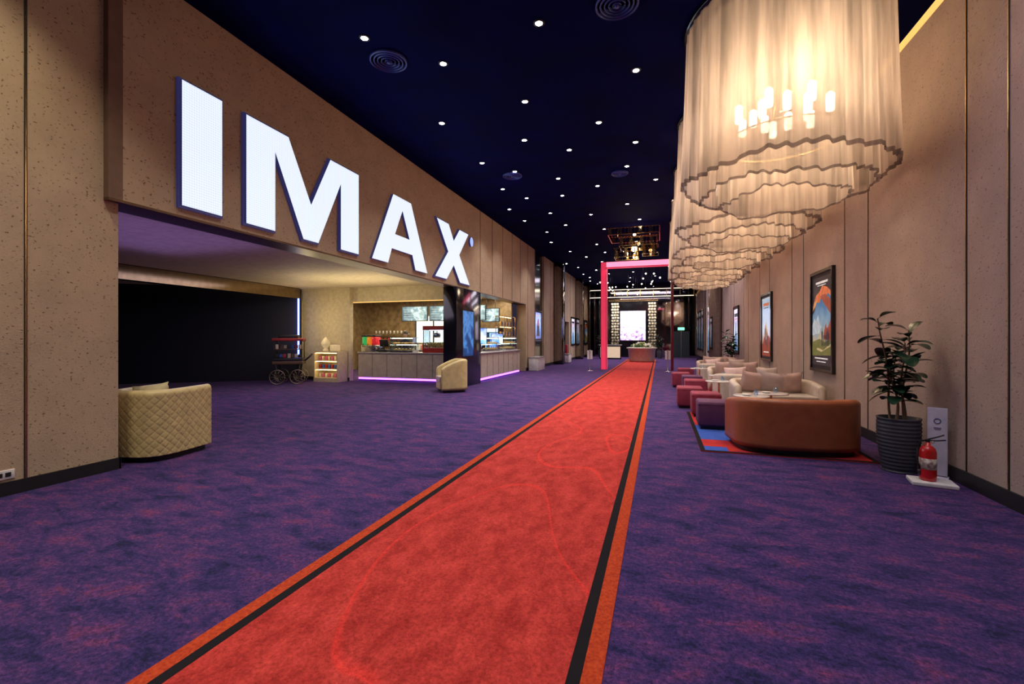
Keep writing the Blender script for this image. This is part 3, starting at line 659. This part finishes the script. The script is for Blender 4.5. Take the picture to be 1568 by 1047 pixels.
mw=M('lit_panel',(.9,.85,.7),.4,emit=(1,.90,.66),es=1.7)
b=MB(); b.box(-11.1,-8.2,19.27,19.34,1.3,2.55,0)
for k in range(4): b.box(-11.1+k*.94,-11.04+k*.94,19.24,19.27,1.3,2.55,1)
b.build('illuminated_menu_panel',[mw,m_blackm])
b=MB(); w=.42
b.box(-w,w,-.25,.25,0,.16,1); b.box(-w,w,-.25,.25,.78,.92,1)
for sx in(-1,1):
    for sy in(-1,1): b.box(sx*w-.02*sx-.01,sx*w-.02*sx+.01,sy*.23-.01,sy*.23+.01,.16,.78,2)
b.box(-w+.01,w-.01,-.25,-.245,.16,.78,3); b.box(-w,-w+.005,-.24,.24,.16,.78,3); b.box(w-.005,w,-.24,.24,.16,.78,3)
rr=random.Random(3)
for k in range(160): b.sphere((rr.uniform(-.38,.38),rr.uniform(-.20,.20),.18+rr.uniform(0,.16)),.03,4,6)
b.lathe([(.10,0),(.13,.06),(.12,.14),(.02,.18)],(0,0,.52),20,2); b.tube([(0,0,.70),(0,0,.78)],.015,2); b.box(-.3,.3,-.02,.02,.765,.78,5)
b.build('popcorn_machine',[m_white,M('popcorn_red',(.4,.03,.02),.35),m_chrome,m_glass,M('popcorn',(.85,.65,.22),.7),m_whiteled],(-7.35,14.22,1.01))
b=MB()
b.rbox((0,0,.12),(.62,.42,.24),.02,0)
for k,mi in((-.2,2),(0,3),(.2,4)):
    b.rbox((k,-.02,.40),(.17,.34,.30),.04,mi); b.rbox((k,-.02,.58),(.18,.36,.06),.015,1); b.tube([(k,-.22,.30),(k,-.25,.24),(k,-.25,.18)],.014,1)
b.build('slush_drink_machine',[m_chrome,m_blackm,M('slush_green',(.05,.55,.15),.2,emit=(.05,.6,.15),es=.4),M('slush_orange',(.8,.3,.03),.2,emit=(.9,.3,.03),es=.4),M('slush_red',(.7,.03,.04),.2,emit=(.7,.03,.04),es=.4)],(-9.98,14.2,1.01))
def reg(x,y,rz):
    b=MB(); b.rbox((0,0,.05),(.34,.36,.10),.01,0); b.tube([(0,.05,.1),(0,.08,.25)],.02,0); b.rbox((0,.06,.32),(.36,.03,.26),.01,0,rot=(-.2,0,0)); b.rbox((0,.04,.32),(.33,.012,.22),.004,1,rot=(-.2,0,0)); b.box(.12,.22,-.16,-.06,.1,.16,0)
    b.build('cash_register',[m_blackm,M('register_screen',(.3,.5,.8),.2,emit=(.4,.65,1),es=1.3)],(x,y,1.01),rz)
reg(-9.42,14.2,pi); reg(-6.3,15.1,pi/2)
def case(x,y,rz,L=1.2):
    b=MB(); b.box(-L/2,L/2,-.22,.22,0,.06,0); b.box(-L/2,L/2,-.2,.22,.5,.53,0); b.box(-L/2+.03,L/2-.03,-.18,.2,.27,.28,3)
    b.box(-L/2,L/2,-.22,-.215,.06,.5,3); b.box(-L/2,-L/2+.01,-.21,.22,.06,.5,3); b.box(L/2-.01,L/2,-.21,.22,.06,.5,3); b.box(-L/2+.05,L/2-.05,-.15,-.12,.485,.5,2); b.box(-L/2+.05,L/2-.05,.12,.15,.25,.262,2)
    n=int(L/.13)
    for k in range(n):
        for zz in(.06,.28):
            cx=-L/2+.1+k*(L-.2)/(n-1); b.sphere((cx,0,zz+.04),.05,1,10,(1,1.3,.7)); b.sphere((cx,-.13,zz+.035),.045,1,10,(1,1.1,.7))
    b.build('pastry_display_case',[m_chrome,M('pastry',(.75,.42,.12),.6),M('case_lamp',(1,.9,.6),.4,emit=(1,.80,.48),es=22),m_glass],(x,y,1.01),rz)
case(-8.60,14.17,0,.9); case(-6.22,18.4,pi/2,1.6); case(-6.25,16.4,pi/2,1.2)
def fridge(x,y,rz):
    b=MB(); b.box(-.35,.35,.25,.3,0,1.95,0); b.box(-.35,-.31,-.3,.25,0,1.95,0); b.box(.31,.35,-.3,.25,0,1.95,0); b.box(-.31,.31,-.3,.25,0,.15,0); b.box(-.31,.31,-.3,.25,1.75,1.95,0); b.box(-.3,.3,-.305,-.3,.15,1.75,3); b.box(-.3,.3,-.31,-.30,1.78,1.93,2); b.box(-.29,-.27,-.25,-.22,.2,1.7,2); b.box(-.29,.29,.23,.245,.16,1.74,2)
    for j in range(4):
        z=.18+j*.38; b.box(-.31,.31,-.25,.23,z-.02,z,1)
        for k in range(6): b.lathe([(.032,0),(.034,.15),(.014,.19),(.014,.22)],(-.25+k*.1,-.15,z),10,4+(j+k)%3)
    b.build('beverage_fridge',[m_blackm,m_chrome,M('fridge_light',(.6,.8,1),.4,emit=(.45,.65,1),es=2.2),m_glass,M('bottle_blue',(.03,.12,.5),.3),M('bottle_red',(.5,.02,.02),.3),M('bottle_amber',(.5,.22,.03),.3)],(x,y,0),rz)
fridge(-7.75,18.95,0); fridge(-7.0,18.95,0)
b=MB()
for z in(.0,.42,.84): b.box(-.2,.2,-.75,.75,z,z+.03,0)
for y_ in(-.74,.72): b.box(-.2,-.17,y_,y_+.02,0,.87,0); b.box(.17,.2,y_,y_+.02,0,.87,0)
for z in(.03,.45):
    for k in range(11): b.lathe([(.035,0),(.05,.17),(.045,.19)],(0,-.65+k*.13,z),10,1+k%3)
b.box(-.02,.02,-.7,.7,.825,.84,4); b.box(-.02,.02,-.7,.7,.405,.42,4)
b.build('souvenir_cup_shelf',[m_gold,M('cup_gold',(.6,.35,.08),.3),M('cup_blue',(.05,.15,.5),.3),m_white,M('shelf_warm_led',(1,.8,.4),.4,emit=(1,.7,.3),es=8)],(-6.25,18.4,1.56))
def promo(x,y,z,rz,w,h,mat):
    b=MB(); b.rbox((0,0,h/2+.28),(w,.05,h),.01,1); b.add([(-w/2+.02,-.027,.30),(w/2-.02,-.027,.30),(w/2-.02,-.027,h+.26),(-w/2+.02,-.027,h+.26)],[(0,1,2,3)],0)
    b.cyl((0,0,.01),.02,.30,1,10); b.lathe([(.14,0),(.14,.012)],(0,0,0),20,1); b.build('countertop_promo_screen',[mat,m_blackm],(x,y,z),rz)
pblue=screen_mat('promo_blue',[(0,(.05,.1,.5)),(.4,(.2,.45,.95)),(.6,(.7,.8,1)),(1,(.1,.2,.7))],1.5,4,'Z',1)
promo(-6.25,15.55,1.01,.5,.45,.6,pblue); promo(-6.25,17.3,1.01,.5,.5,.40,pblue)

# ---------------------------------------------------------------- snack attendant
def attendant(x,y,rz):
    root=bpy.data.objects.new('snack_bar_attendant',None); S.collection.objects.link(root)
    J={'pel':(0,0,.95,.135),'wai':(0,0,1.08,.12),'che':(0,0,1.28,.145),'sho':(0,.0,1.40,.11),'nek':(0,-.01,1.49,.055),'nek2':(0,-.03,1.55,.05),
       'shL':(.17,0,1.40,.065),'elL':(.24,-.04,1.14,.047),'wrL':(.17,-.25,1.07,.032),'hdL':(.155,-.31,1.06,.034),
       'shR':(-.17,0,1.40,.065),'elR':(-.25,-.02,1.14,.047),'wrR':(-.16,-.24,1.10,.032),'hdR':(-.145,-.30,1.09,.034),
       'hiL':(.09,0,.90,.095),'knL':(.10,-.02,.49,.062),'anL':(.10,.01,.09,.042),'toL':(.11,-.14,.035,.035),
       'hiR':(-.09,0,.90,.095),'knR':(-.10,-.01,.49,.062),'anR':(-.10,.02,.09,.042),'toR':(-.11,-.13,.035,.035)}
    E=[('pel','wai'),('wai','che'),('che','sho'),('sho','nek'),('nek','nek2'),('sho','shL'),('shL','elL'),('elL','wrL'),('wrL','hdL'),('sho','shR'),('shR','elR'),('elR','wrR'),('wrR','hdR'),
       ('pel','hiL'),('hiL','knL'),('knL','anL'),('anL','toL'),('pel','hiR'),('hiR','knR'),('knR','anR'),('anR','toR')]
    keys=list(J)
    def skin(name,V,Ed,R,mats,rooti=0):
        me=bpy.data.meshes.new(name); me.from_pydata(V,Ed,[])
        for m in mats: me.materials.append(m)
        o=bpy.data.objects.new(name,me); S.collection.objects.link(o); o.parent=root
        sk=o.modifiers.new('skin','SKIN'); sk.use_smooth_shade=True
        for i,r in enumerate(R):
            me.skin_vertices[0].data[i].radius=(r,r*(.75 if r>.1 else 1)); me.skin_vertices[0].data[i].use_root=(i==rooti)
        ss=o.modifiers.new('sub','SUBSURF'); ss.levels=2; ss.render_levels=2; return o
    cloth=bpy.data.materials.new('uniform_and_skin'); cloth.use_nodes=True; nt=cloth.node_tree; bs=nt.nodes['Principled BSDF']; Lk=nt.links.new
    tc=nt.nodes.new('ShaderNodeTexCoord'); sx=nt.nodes.new('ShaderNodeSeparateXYZ'); Lk(tc.outputs['Object'],sx.inputs[0])
    rz_=nt.nodes.new('ShaderNodeValToRGB'); rz_.color_ramp.interpolation='CONSTANT'; e=rz_.color_ramp.elements
    e[0].position=0; e[0].color=(.01,.01,.012,1); e[1].position=.915; e[1].color=(.45,.28,.20,1); k=e.new(.56); k.color=(.025,.03,.05,1)
    dv=nt.nodes.new('ShaderNodeMath'); dv.operation='DIVIDE'; dv.inputs[1].default_value=1.62; Lk(sx.outputs['Z'],dv.inputs[0]); Lk(dv.outputs[0],rz_.inputs[0])
    cy=nt.nodes.new('ShaderNodeMath'); cy.operation='LESS_THAN'; cy.inputs[1].default_value=-.16; Lk(sx.outputs['Y'],cy.inputs[0])
    cz=nt.nodes.new('ShaderNodeMath'); cz.operation='GREATER_THAN'; cz.inputs[1].default_value=.8; Lk(sx.outputs['Z'],cz.inputs[0])
    an=nt.nodes.new('ShaderNodeMath'); an.operation='MULTIPLY'; Lk(cy.outputs[0],an.inputs[0]); Lk(cz.outputs[0],an.inputs[1])
    mx=nt.nodes.new('ShaderNodeMixRGB'); Lk(an.outputs[0],mx.inputs[0]); Lk(rz_.outputs[0],mx.inputs[1]); mx.inputs[2].default_value=(.45,.28,.20,1); Lk(mx.outputs[0],bs.inputs['Base Color']); bs.inputs['Roughness'].default_value=.7
    skinm=M('skin',(.48,.30,.21),.55,col2=(.44,.26,.18)); hair=M('hair_black',(.01,.009,.008),.5); capm=M('cap_black',(.02,.02,.025),.7)
    skin('body',[J[k][:3] for k in keys],[(keys.index(a),keys.index(c)) for a,c in E],[J[k][3] for k in keys],[cloth])
    for sd,(hx,hy,hz) in((1,J['hdL'][:3]),(-1,J['hdR'][:3])):
        V=[];Ed=[];R=[]
        for f,(ox,ln) in enumerate([(-.030,.062),(-.010,.074),(.010,.070),(.028,.055)]):
            i=len(V); V+=[(hx+ox*.6,hy+.005,hz),(hx+ox,hy-.035,hz),(hx+ox*1.1,hy-.035-ln*.5,hz-.008),(hx+ox*1.1,hy-.035-ln*.85,hz-.028)]
            R+=[.010,.0095,.0085,.007]; Ed+=[(i,i+1),(i+1,i+2),(i+2,i+3)]
        i=len(V); V+=[(hx-sd*.01,hy+.01,hz),(hx-sd*.045,hy-.015,hz-.005),(hx-sd*.055,hy-.05,hz-.012)]; R+=[.012,.010,.008]; Ed+=[(i,i+1),(i+1,i+2)]
        skin('fingers_left' if sd>0 else 'fingers_right',V,Ed,R,[skinm])
    b=MB(); hz=1.645
    T=Matrix.Translation((0,-.045,hz))@Euler((.12,0,.1)).to_matrix().to_4x4()
    seg=24; vs=[];fs=[];rows=18
    for j in range(rows+1):
        t=-pi/2+pi*j/rows; z=math.sin(t)*.118; r=max(.0005,math.cos(t))
        for i in range(seg):
            a=2*pi*i/seg; jaw=1-.22*max(0,-math.sin(t))
            xx=math.cos(a)*r*.077*jaw; yy=math.sin(a)*r*.098*(1 if math.sin(a)<0 else 1.02)
            if math.sin(a)<-.95 and abs(z+.01)<.03: yy-=.012*(1-abs(z+.01)/.03)
            vs.append((xx,yy,z))
    for j in range(rows):
        for i in range(seg): k=(i+1)%seg; fs.append((j*seg+i,j*seg+k,(j+1)*seg+k,(j+1)*seg+i))
    b.add(vs,fs,0,True,T)
    b.sphere((0,-.102,-.018),.013,0,10,(1,1.2,1.4),T)
    for sx_ in(-1,1): b.sphere((sx_*.076,.005,-.01),.026,0,10,(.35,.8,1.1),T); b.sphere((sx_*.029,-.088,.008),.011,3,10,(1.2,.7,.7),T); b.sphere((sx_*.029,-.094,.008),.005,1,8,(1,1,1),T); b.sphere((sx_*.03,-.090,.028),.012,1,8,(1.4,.5,.25),T)
    b.sphere((0,-.088,-.055),.018,4,10,(1.1,.5,.28),T)
    b.sphere((0,.014,.022),.102,1,20,(.86,.98,1.02),T)
    b.sphere((0,.008,.055),.098,2,20,(.92,1.06,.85),T); b.rbox((0,-.125,.058),(.13,.10,.012),.005,2,mat=T)
    h=b.build('head',[skinm,hair,capm,m_white,M('lips',(.35,.12,.10),.5)]); h.parent=root
    root.location=(x,y,0); root.rotation_euler=(0,0,rz)
attendant(-9.02,14.95,.25)

# ---------------------------------------------------------------- merchandise cart + cabinet
b=MB()
for sx in(-.30,.30):
    for sy,R in((-.36,.24),(.36,.24)):
        b.torus((sx,sy,R),R-.014,.014,5,32,'Y')
        for k in range(10):
            a=2*pi*k/10; b.tube([(sx,sy,R),(sx+(R-.02)*math.cos(a),sy,R+(R-.02)*math.sin(a))],.006,5,5)
b.tube([(-.30,-.38,.24),(-.30,.38,.24)],.016,0); b.tube([(.30,-.38,.24),(.30,.38,.24)],.016,0)
for sx in(-.36,.36):
    for sy in(-.28,.28): b.tube([(sx*.85,sy,.24),(sx,sy,.66)],.016,0)
b.rbox((0,0,.70),(.92,.62,.10),.015,1); b.rbox((0,0,.80),(.88,.58,.10),.015,0)
for sx in(-.42,.42):
    for sy in(-.27,.27): b.tube([(sx,sy,.8),(sx,sy,1.42)],.012,0)
b.rbox((0,0,1.14),(.86,.5,.02),.005,1)
b.rbox((0,0,1.46),(.94,.64,.09),.02,2); b.rbox((0,0,1.56),(.6,.42,.12),.03,0)
rr=random.Random(4)
for z in(.85,1.15):
    for k in range(7): b.rbox((-.34+k*.113,rr.uniform(-.18,.0),z+.075),(.085,.09,rr.uniform(.10,.16)),.01,[3,0,4,2,3,1][(k+int(z*9))%6])
b.tube([(.44,.2,.72),(.66,.2,.92),(.70,.2,.98)],.013,0); b.tube([(.44,-.2,.72),(.66,-.2,.92),(.70,-.2,.98)],.013,0); b.tube([(.70,-.2,.98),(.70,.2,.98)],.013,0)
cartm=[m_blackm,M('cart_wood',(.12,.06,.03),.5),M('cart_red',(.32,.02,.02),.5),M('cart_cream',(.6,.5,.35),.5),M('cart_blue',(.03,.08,.3),.5),M('wheel_brass',(.35,.28,.2),.35,.7)]
b.build('merchandise_cart',cartm,(-11.75,12.15,0),.6)
b=MB(); b.box(-.5,.5,.22,.27,0,1.05,0); b.box(-.5,.5,-.25,.22,0,.14,0); b.box(-.5,-.46,-.25,.22,.14,1.05,0); b.box(.46,.5,-.25,.22,.14,1.05,0); b.box(-.46,.46,-.25,.22,1.0,1.05,0)
for z in(.42,.71): b.box(-.46,.46,-.23,.22,z,z+.025,0)
for z in(.405,.695,.985): b.box(-.44,.44,-.2,-.17,z,z+.012,1)
for z in(.14,.445,.735):
    for k in range(7): b.rbox((-.38+k*.127,-.02,z+.075),(.09,.12,.14),.012,2+(k*2+int(z*10))%4)
b.lathe([(.09,0),(.10,.05),(.05,.10),(.13,.2),(.15,.3),(.08,.42),(.02,.5)],(-.2,0,1.05),24,6); b.rbox((.2,0,1.17),(.3,.2,.22),.03,6)
b.build('lit_display_cabinet',[M('cabinet_cream',(.6,.5,.3),.5),M('shelf_led',(1,.8,.4),.4,emit=(1,.75,.35),es=13),cartm[2],cartm[3],cartm[4],M('box_pink',(.5,.1,.2),.6),M('gift_ivory',(.7,.6,.4),.5,emit=(.8,.6,.3),es=.25)],(-10.95,13.18,0),0)

# ---------------------------------------------------------------- portal arch
m_pink=M('portal_glow_red',(.8,.05,.12),.4,emit=(1,.16,.26),es=2.6); m_pinkl=M('portal_leg_glow',(.6,.03,.08),.4,emit=(1,.05,.13),es=.62); m_pinkd=M('portal_red_panel',(.10,.008,.015),.3,emit=(.5,.02,.06),es=.04)
b=MB(); y0,y1=22.35,22.65
b.box(-2.72,-2.45,y0,y1,0,5.20,1); b.box(-2.70,-2.47,y0-.01,y0,0,5.18,0); b.box(-2.45,-2.43,y0,y1,0,4.95,0)
b.box(-2.45,.50,y0,y1,4.92,5.20,1); b.box(-2.45,.48,y0-.01,y0,4.94,5.18,2); b.box(.50,.62,y0,y1,0,5.20,3); b.box(-2.45,.5,y0,y1,4.90,4.92,0)
b.build('illuminated_portal_arch',[m_pinkl,m_black,m_pink,m_pinkd])
light('AREA','portal_glow',(-1,22.3,4.8),30,(1,.15,.25),None,(3,.3),(0,0,0))
def stand(x,y):
    b=MB(); b.lathe([(.16,0),(.16,.015),(.03,.03),(.022,.05),(.022,.9),(.03,.92),(.03,.97),(.001,.98)],(0,0,0),20,0); b.box(-.12,.12,-.01,.01,.55,.95,1); b.build('sign_post_stand',[m_chrome,m_white],(x,y,0))
stand(-3.05,21.0); stand(.35,21.6)
b=MB()
for (w,dp,zt,zb,ox,oy) in[(1.9,1.6,5.75,5.50,0,0),(1.4,1.2,5.42,5.12,.15,.1),(.9,.8,5.05,4.70,-.3,0),(.6,.6,5.2,4.85,.60,.3)]:
    for z in(zt,zb):
        for s_ in(-1,1): b.box(ox-w/2,ox+w/2,oy+s_*dp/2-.015,oy+s_*dp/2+.015,z-.012,z+.012,0); b.box(ox+s_*w/2-.015,ox+s_*w/2+.015,oy-dp/2,oy+dp/2,z-.012,z+.012,0)
    n=int(w/.12)
    for k in range(n):
        x=ox-w/2+w*(k+.5)/n
        for s_ in(-1,1): b.box(x-.045,x+.045,oy+s_*dp/2-.006,oy+s_*dp/2+.006,zb,zt,1 if k%3 else 3)
        for s_ in(-1,1): yy=oy-dp/2+dp*(k+.5)/n; b.box(ox+s_*w/2-.006,ox+s_*w/2+.006,yy-.045,yy+.045,zb,zt,1)
    b.sphere((ox,oy,(zt+zb)/2),.06,2,10)
for x in(-.6,.6):
    for yy in(-.6,.6): b.tube([(x,yy,5.45),(x,yy,CZ)],.008,0,6)
cb=b.build('crystal_box_chandelier',[m_gold,glassy('amber_crystal',(.7,.5,.3),.35),M('crystal_bulb',(1,.9,.7),.3,emit=(1,.75,.45),es=6),M('crystal_gold',(.5,.34,.16),.15,.9)],(-.95,18.7,0))
light('POINT','crystal_lamp',(-.95,18.2,5.0),35,(1,.75,.5),cb,.15)

# ---------------------------------------------------------------- far end feature
m_stone=screen_mat('backlit_stone',[(0,(.06,.05,.03)),(.4,(.30,.25,.16)),(.6,(.65,.58,.42)),(1,(.9,.85,.7))],.35,9,'Z',2.2)
scr=screen_mat('feature_screen',[(0,(.15,.10,.35)),(.3,(.60,.42,.70)),(.5,(.95,.85,.95)),(.7,(.40,.42,.7)),(1,(.8,.7,.9))],1.2,5,'Z',1.8)
b=MB(); b.box(-3.85,-.15,37.4,37.98,0,4.6,0)
b.box(-3.1,-.95,37.33,37.4,1.25,3.75,0)
b.add([(-3.0,37.32,1.35),(-1.05,37.32,1.35),(-1.05,37.32,3.68),(-3.0,37.32,3.68)],[(0,1,2,3)],1)
for x0 in(-3.75,-.90):
    for j in range(17):
        for k in range(3):
            z=.55+j*.225; b.rbox((x0+.13+k*.205+(.04 if j%2 else 0),37.35,z+.10),(.175,.12,.16),.02,2,1)
b.box(-3.9,-.1,37.30,37.33,4.45,4.49,3); b.box(-3.9,-.1,37.30,37.33,4.56,4.60,3)
b.build('feature_video_wall',[m_black,scr,m_stone,m_gold])
# lit ribbons on the mezzanine edge beyond the arch
b=MB()
for z in(4.75,5.35): b.box(-5.6,2.6,37.6,37.9,z,z+.16,0); b.box(-5.5,2.5,37.58,37.6,z+.05,z+.09,1)
for k in range(9): b.box(-5.5+k*1.0,-5.46+k*1.0,37.7,37.75,4.91,5.35,2)
b.build('mezzanine_balustrade',[m_black,M('mezz_led',(.9,.8,.7),.4,emit=(1,.82,.62),es=2.0),m_gold])
# added hanging globes, standing in for light dots of the mirrored far ceiling
b=MB(); rr=random.Random(12)
for k in range(26):
    x=rr.uniform(-3.6,1.6); yy=rr.uniform(25,35); z=rr.uniform(4.6,5.4); b.tube([(x,yy,z),(x,yy,CZ)],.004,0,5); b.sphere((x,yy,z),.045,1,10)
b.build('added_light_dots',[m_blackm,M('light_dot_globe',(1,.9,.8),.3,emit=(1,.85,.68),es=5)])
b=MB(); b.lathe([(.75,0),(.8,.1),(.85,.80),(.95,.85),(.95,.9),(.85,.91)],(0,0,0),36,0)
rr=random.Random(8)
for k in range(70):
    a=rr.uniform(0,2*pi); R=rr.uniform(0,.70); zz=.95+.28*(1-(R/.75)**2)*rr.uniform(.4,1)
    b.sphere((R*math.cos(a),R*math.sin(a),zz),rr.uniform(.04,.09),1+k%3,8)
for k in range(40):
    a=rr.uniform(0,2*pi); R=rr.uniform(.2,.75); p=(R*math.cos(a),R*math.sin(a),.92); q=(p[0]*1.15,p[1]*1.15,1.10); b.tube([p,q],[.03,.005],3,4)
b.build('round_floral_display_table',[M('desk_cream',(.60,.52,.38),.3),M('petal_white',(.75,.7,.6),.6),M('petal_yellow',(.7,.5,.1),.6),M('foliage',(.05,.14,.04),.6)],(-1.1,30.5,.009))
plant(-.0,35.5,21,1.9); plant(-4.3,35.5,22,1.9)
b=MB(); b.rbox((0,0,.5),(1.5,.5,1.0),.02,0); b.box(-.7,.7,-.262,-.25,.1,.9,1); b.rbox((0,0,1.02),(1.6,.6,.05),.01,2)
b.build('lit_reception_counter',[m_black,M('reception_glow',(.7,.6,.45),.4,emit=(1,.75,.45),es=.4),m_ctop],(-3.4,33.8,.0))
b=MB(); b.rbox((1.6,37.95,2.25),(.55,.08,.24),.01,0); b.box(1.36,1.84,37.905,37.91,2.15,2.35,1); b.build('exit_sign',[m_blackm,M('exit_green',(.1,.8,.4),.4,emit=(.2,1,.5),es=2)])
b=MB(); b.box(1.0,2.2,37.9,38,0,2.05,0); b.box(1.58,1.62,37.88,37.9,0,2.05,1); b.build('door_2',[M('door_dark_teal',(.02,.035,.04),.4),m_chrome])
for x,y in((2.66,25.2),(2.66,33.5),(-5.55,26.2),(-5.55,33.2),(-5.55,36.6)):
    b=MB(); b.rbox((0,0,CZ/2-.003),(.5,.6,CZ-.01),.01,0,2); b.box(-.255,.255,-.31,-.305,.1,CZ-.2,1); b.box(-.262,-.25,-.31,-.29,.1,CZ-.1,2); b.box(.25,.262,-.31,-.29,.1,CZ-.1,2); b.build('mirrored_pillar',[m_black,M('smoked_mirror',(.35,.32,.30),.05,1),m_gold],(x,y,0))
b=MB(); b.rbox((0,0,.27),(.5,.9,.5),.02,0); b.rbox((0,0,.54),(.54,.94,.04),.01,1); b.rbox((0,-.2,.85),(.3,.3,.55),.02,2); b.build('self_service_kiosk',[m_white,m_ctop,M('kiosk_red',(.4,.03,.04),.4)],(-5.5,27.8,0))
b=MB(); b.rbox((0,0,.3),(.45,1.3,.6),.02,0); b.rbox((0,0,.62),(.5,1.35,.04),.01,1); b.build('low_credenza',[m_white,m_ctop],(-5.55,20.95,0))

# ---------------------------------------------------------------- extra lights without fixtures
light('AREA','lobby_purple_wash',(-8.6,5.6,2.9),11,(.38,.24,1),None,(3,3),(pi,0,0))
light('AREA','lobby_warm_wash',(-8.6,11.7,2.2),46,(1,.84,.50),None,(3.0,2.0),(pi,0,0))
light('AREA','lobby_down',(-9.0,9.0,3.25),110,(.88,.78,1),None,(4,5),(0,0,0))
light('AREA','kitchen_down',(-9.8,16.2,3.25),300,(1,.82,.52),None,(6,3),(0,0,0))
light('AREA','kitchen_side',(-6.6,17.0,3.25),100,(1,.84,.62),None,(.6,4),(0,0,0))
light('POINT','cabinet_glow',(-11.3,12.4,2.1),30,(1,.8,.4),None,.2)
light('AREA','feature_glow',(-2,36.0,5.4),160,(1,.8,.6),None,(4,1),(0,0,0))
for y in(27,32): light('AREA','far_hall_glow',(-1.5,y,5.7),130,(.95,.82,1),None,(5,2),(0,0,0))

w=bpy.data.worlds.new('world'); S.world=w; w.use_nodes=True
w.node_tree.nodes['Background'].inputs[0].default_value=(.12,.10,.2,1); w.node_tree.nodes['Background'].inputs[1].default_value=.2

# ---------------------------------------------------------------- camera
c=bpy.data.cameras.new('camera'); c.lens=16; c.sensor_width=36; c.shift_y=-.0035; c.clip_end=200
co=bpy.data.objects.new('camera',c); S.collection.objects.link(co); co.location=(0,0,1.5); co.rotation_euler=(pi/2,0,math.radians(17.97)); S.camera=co
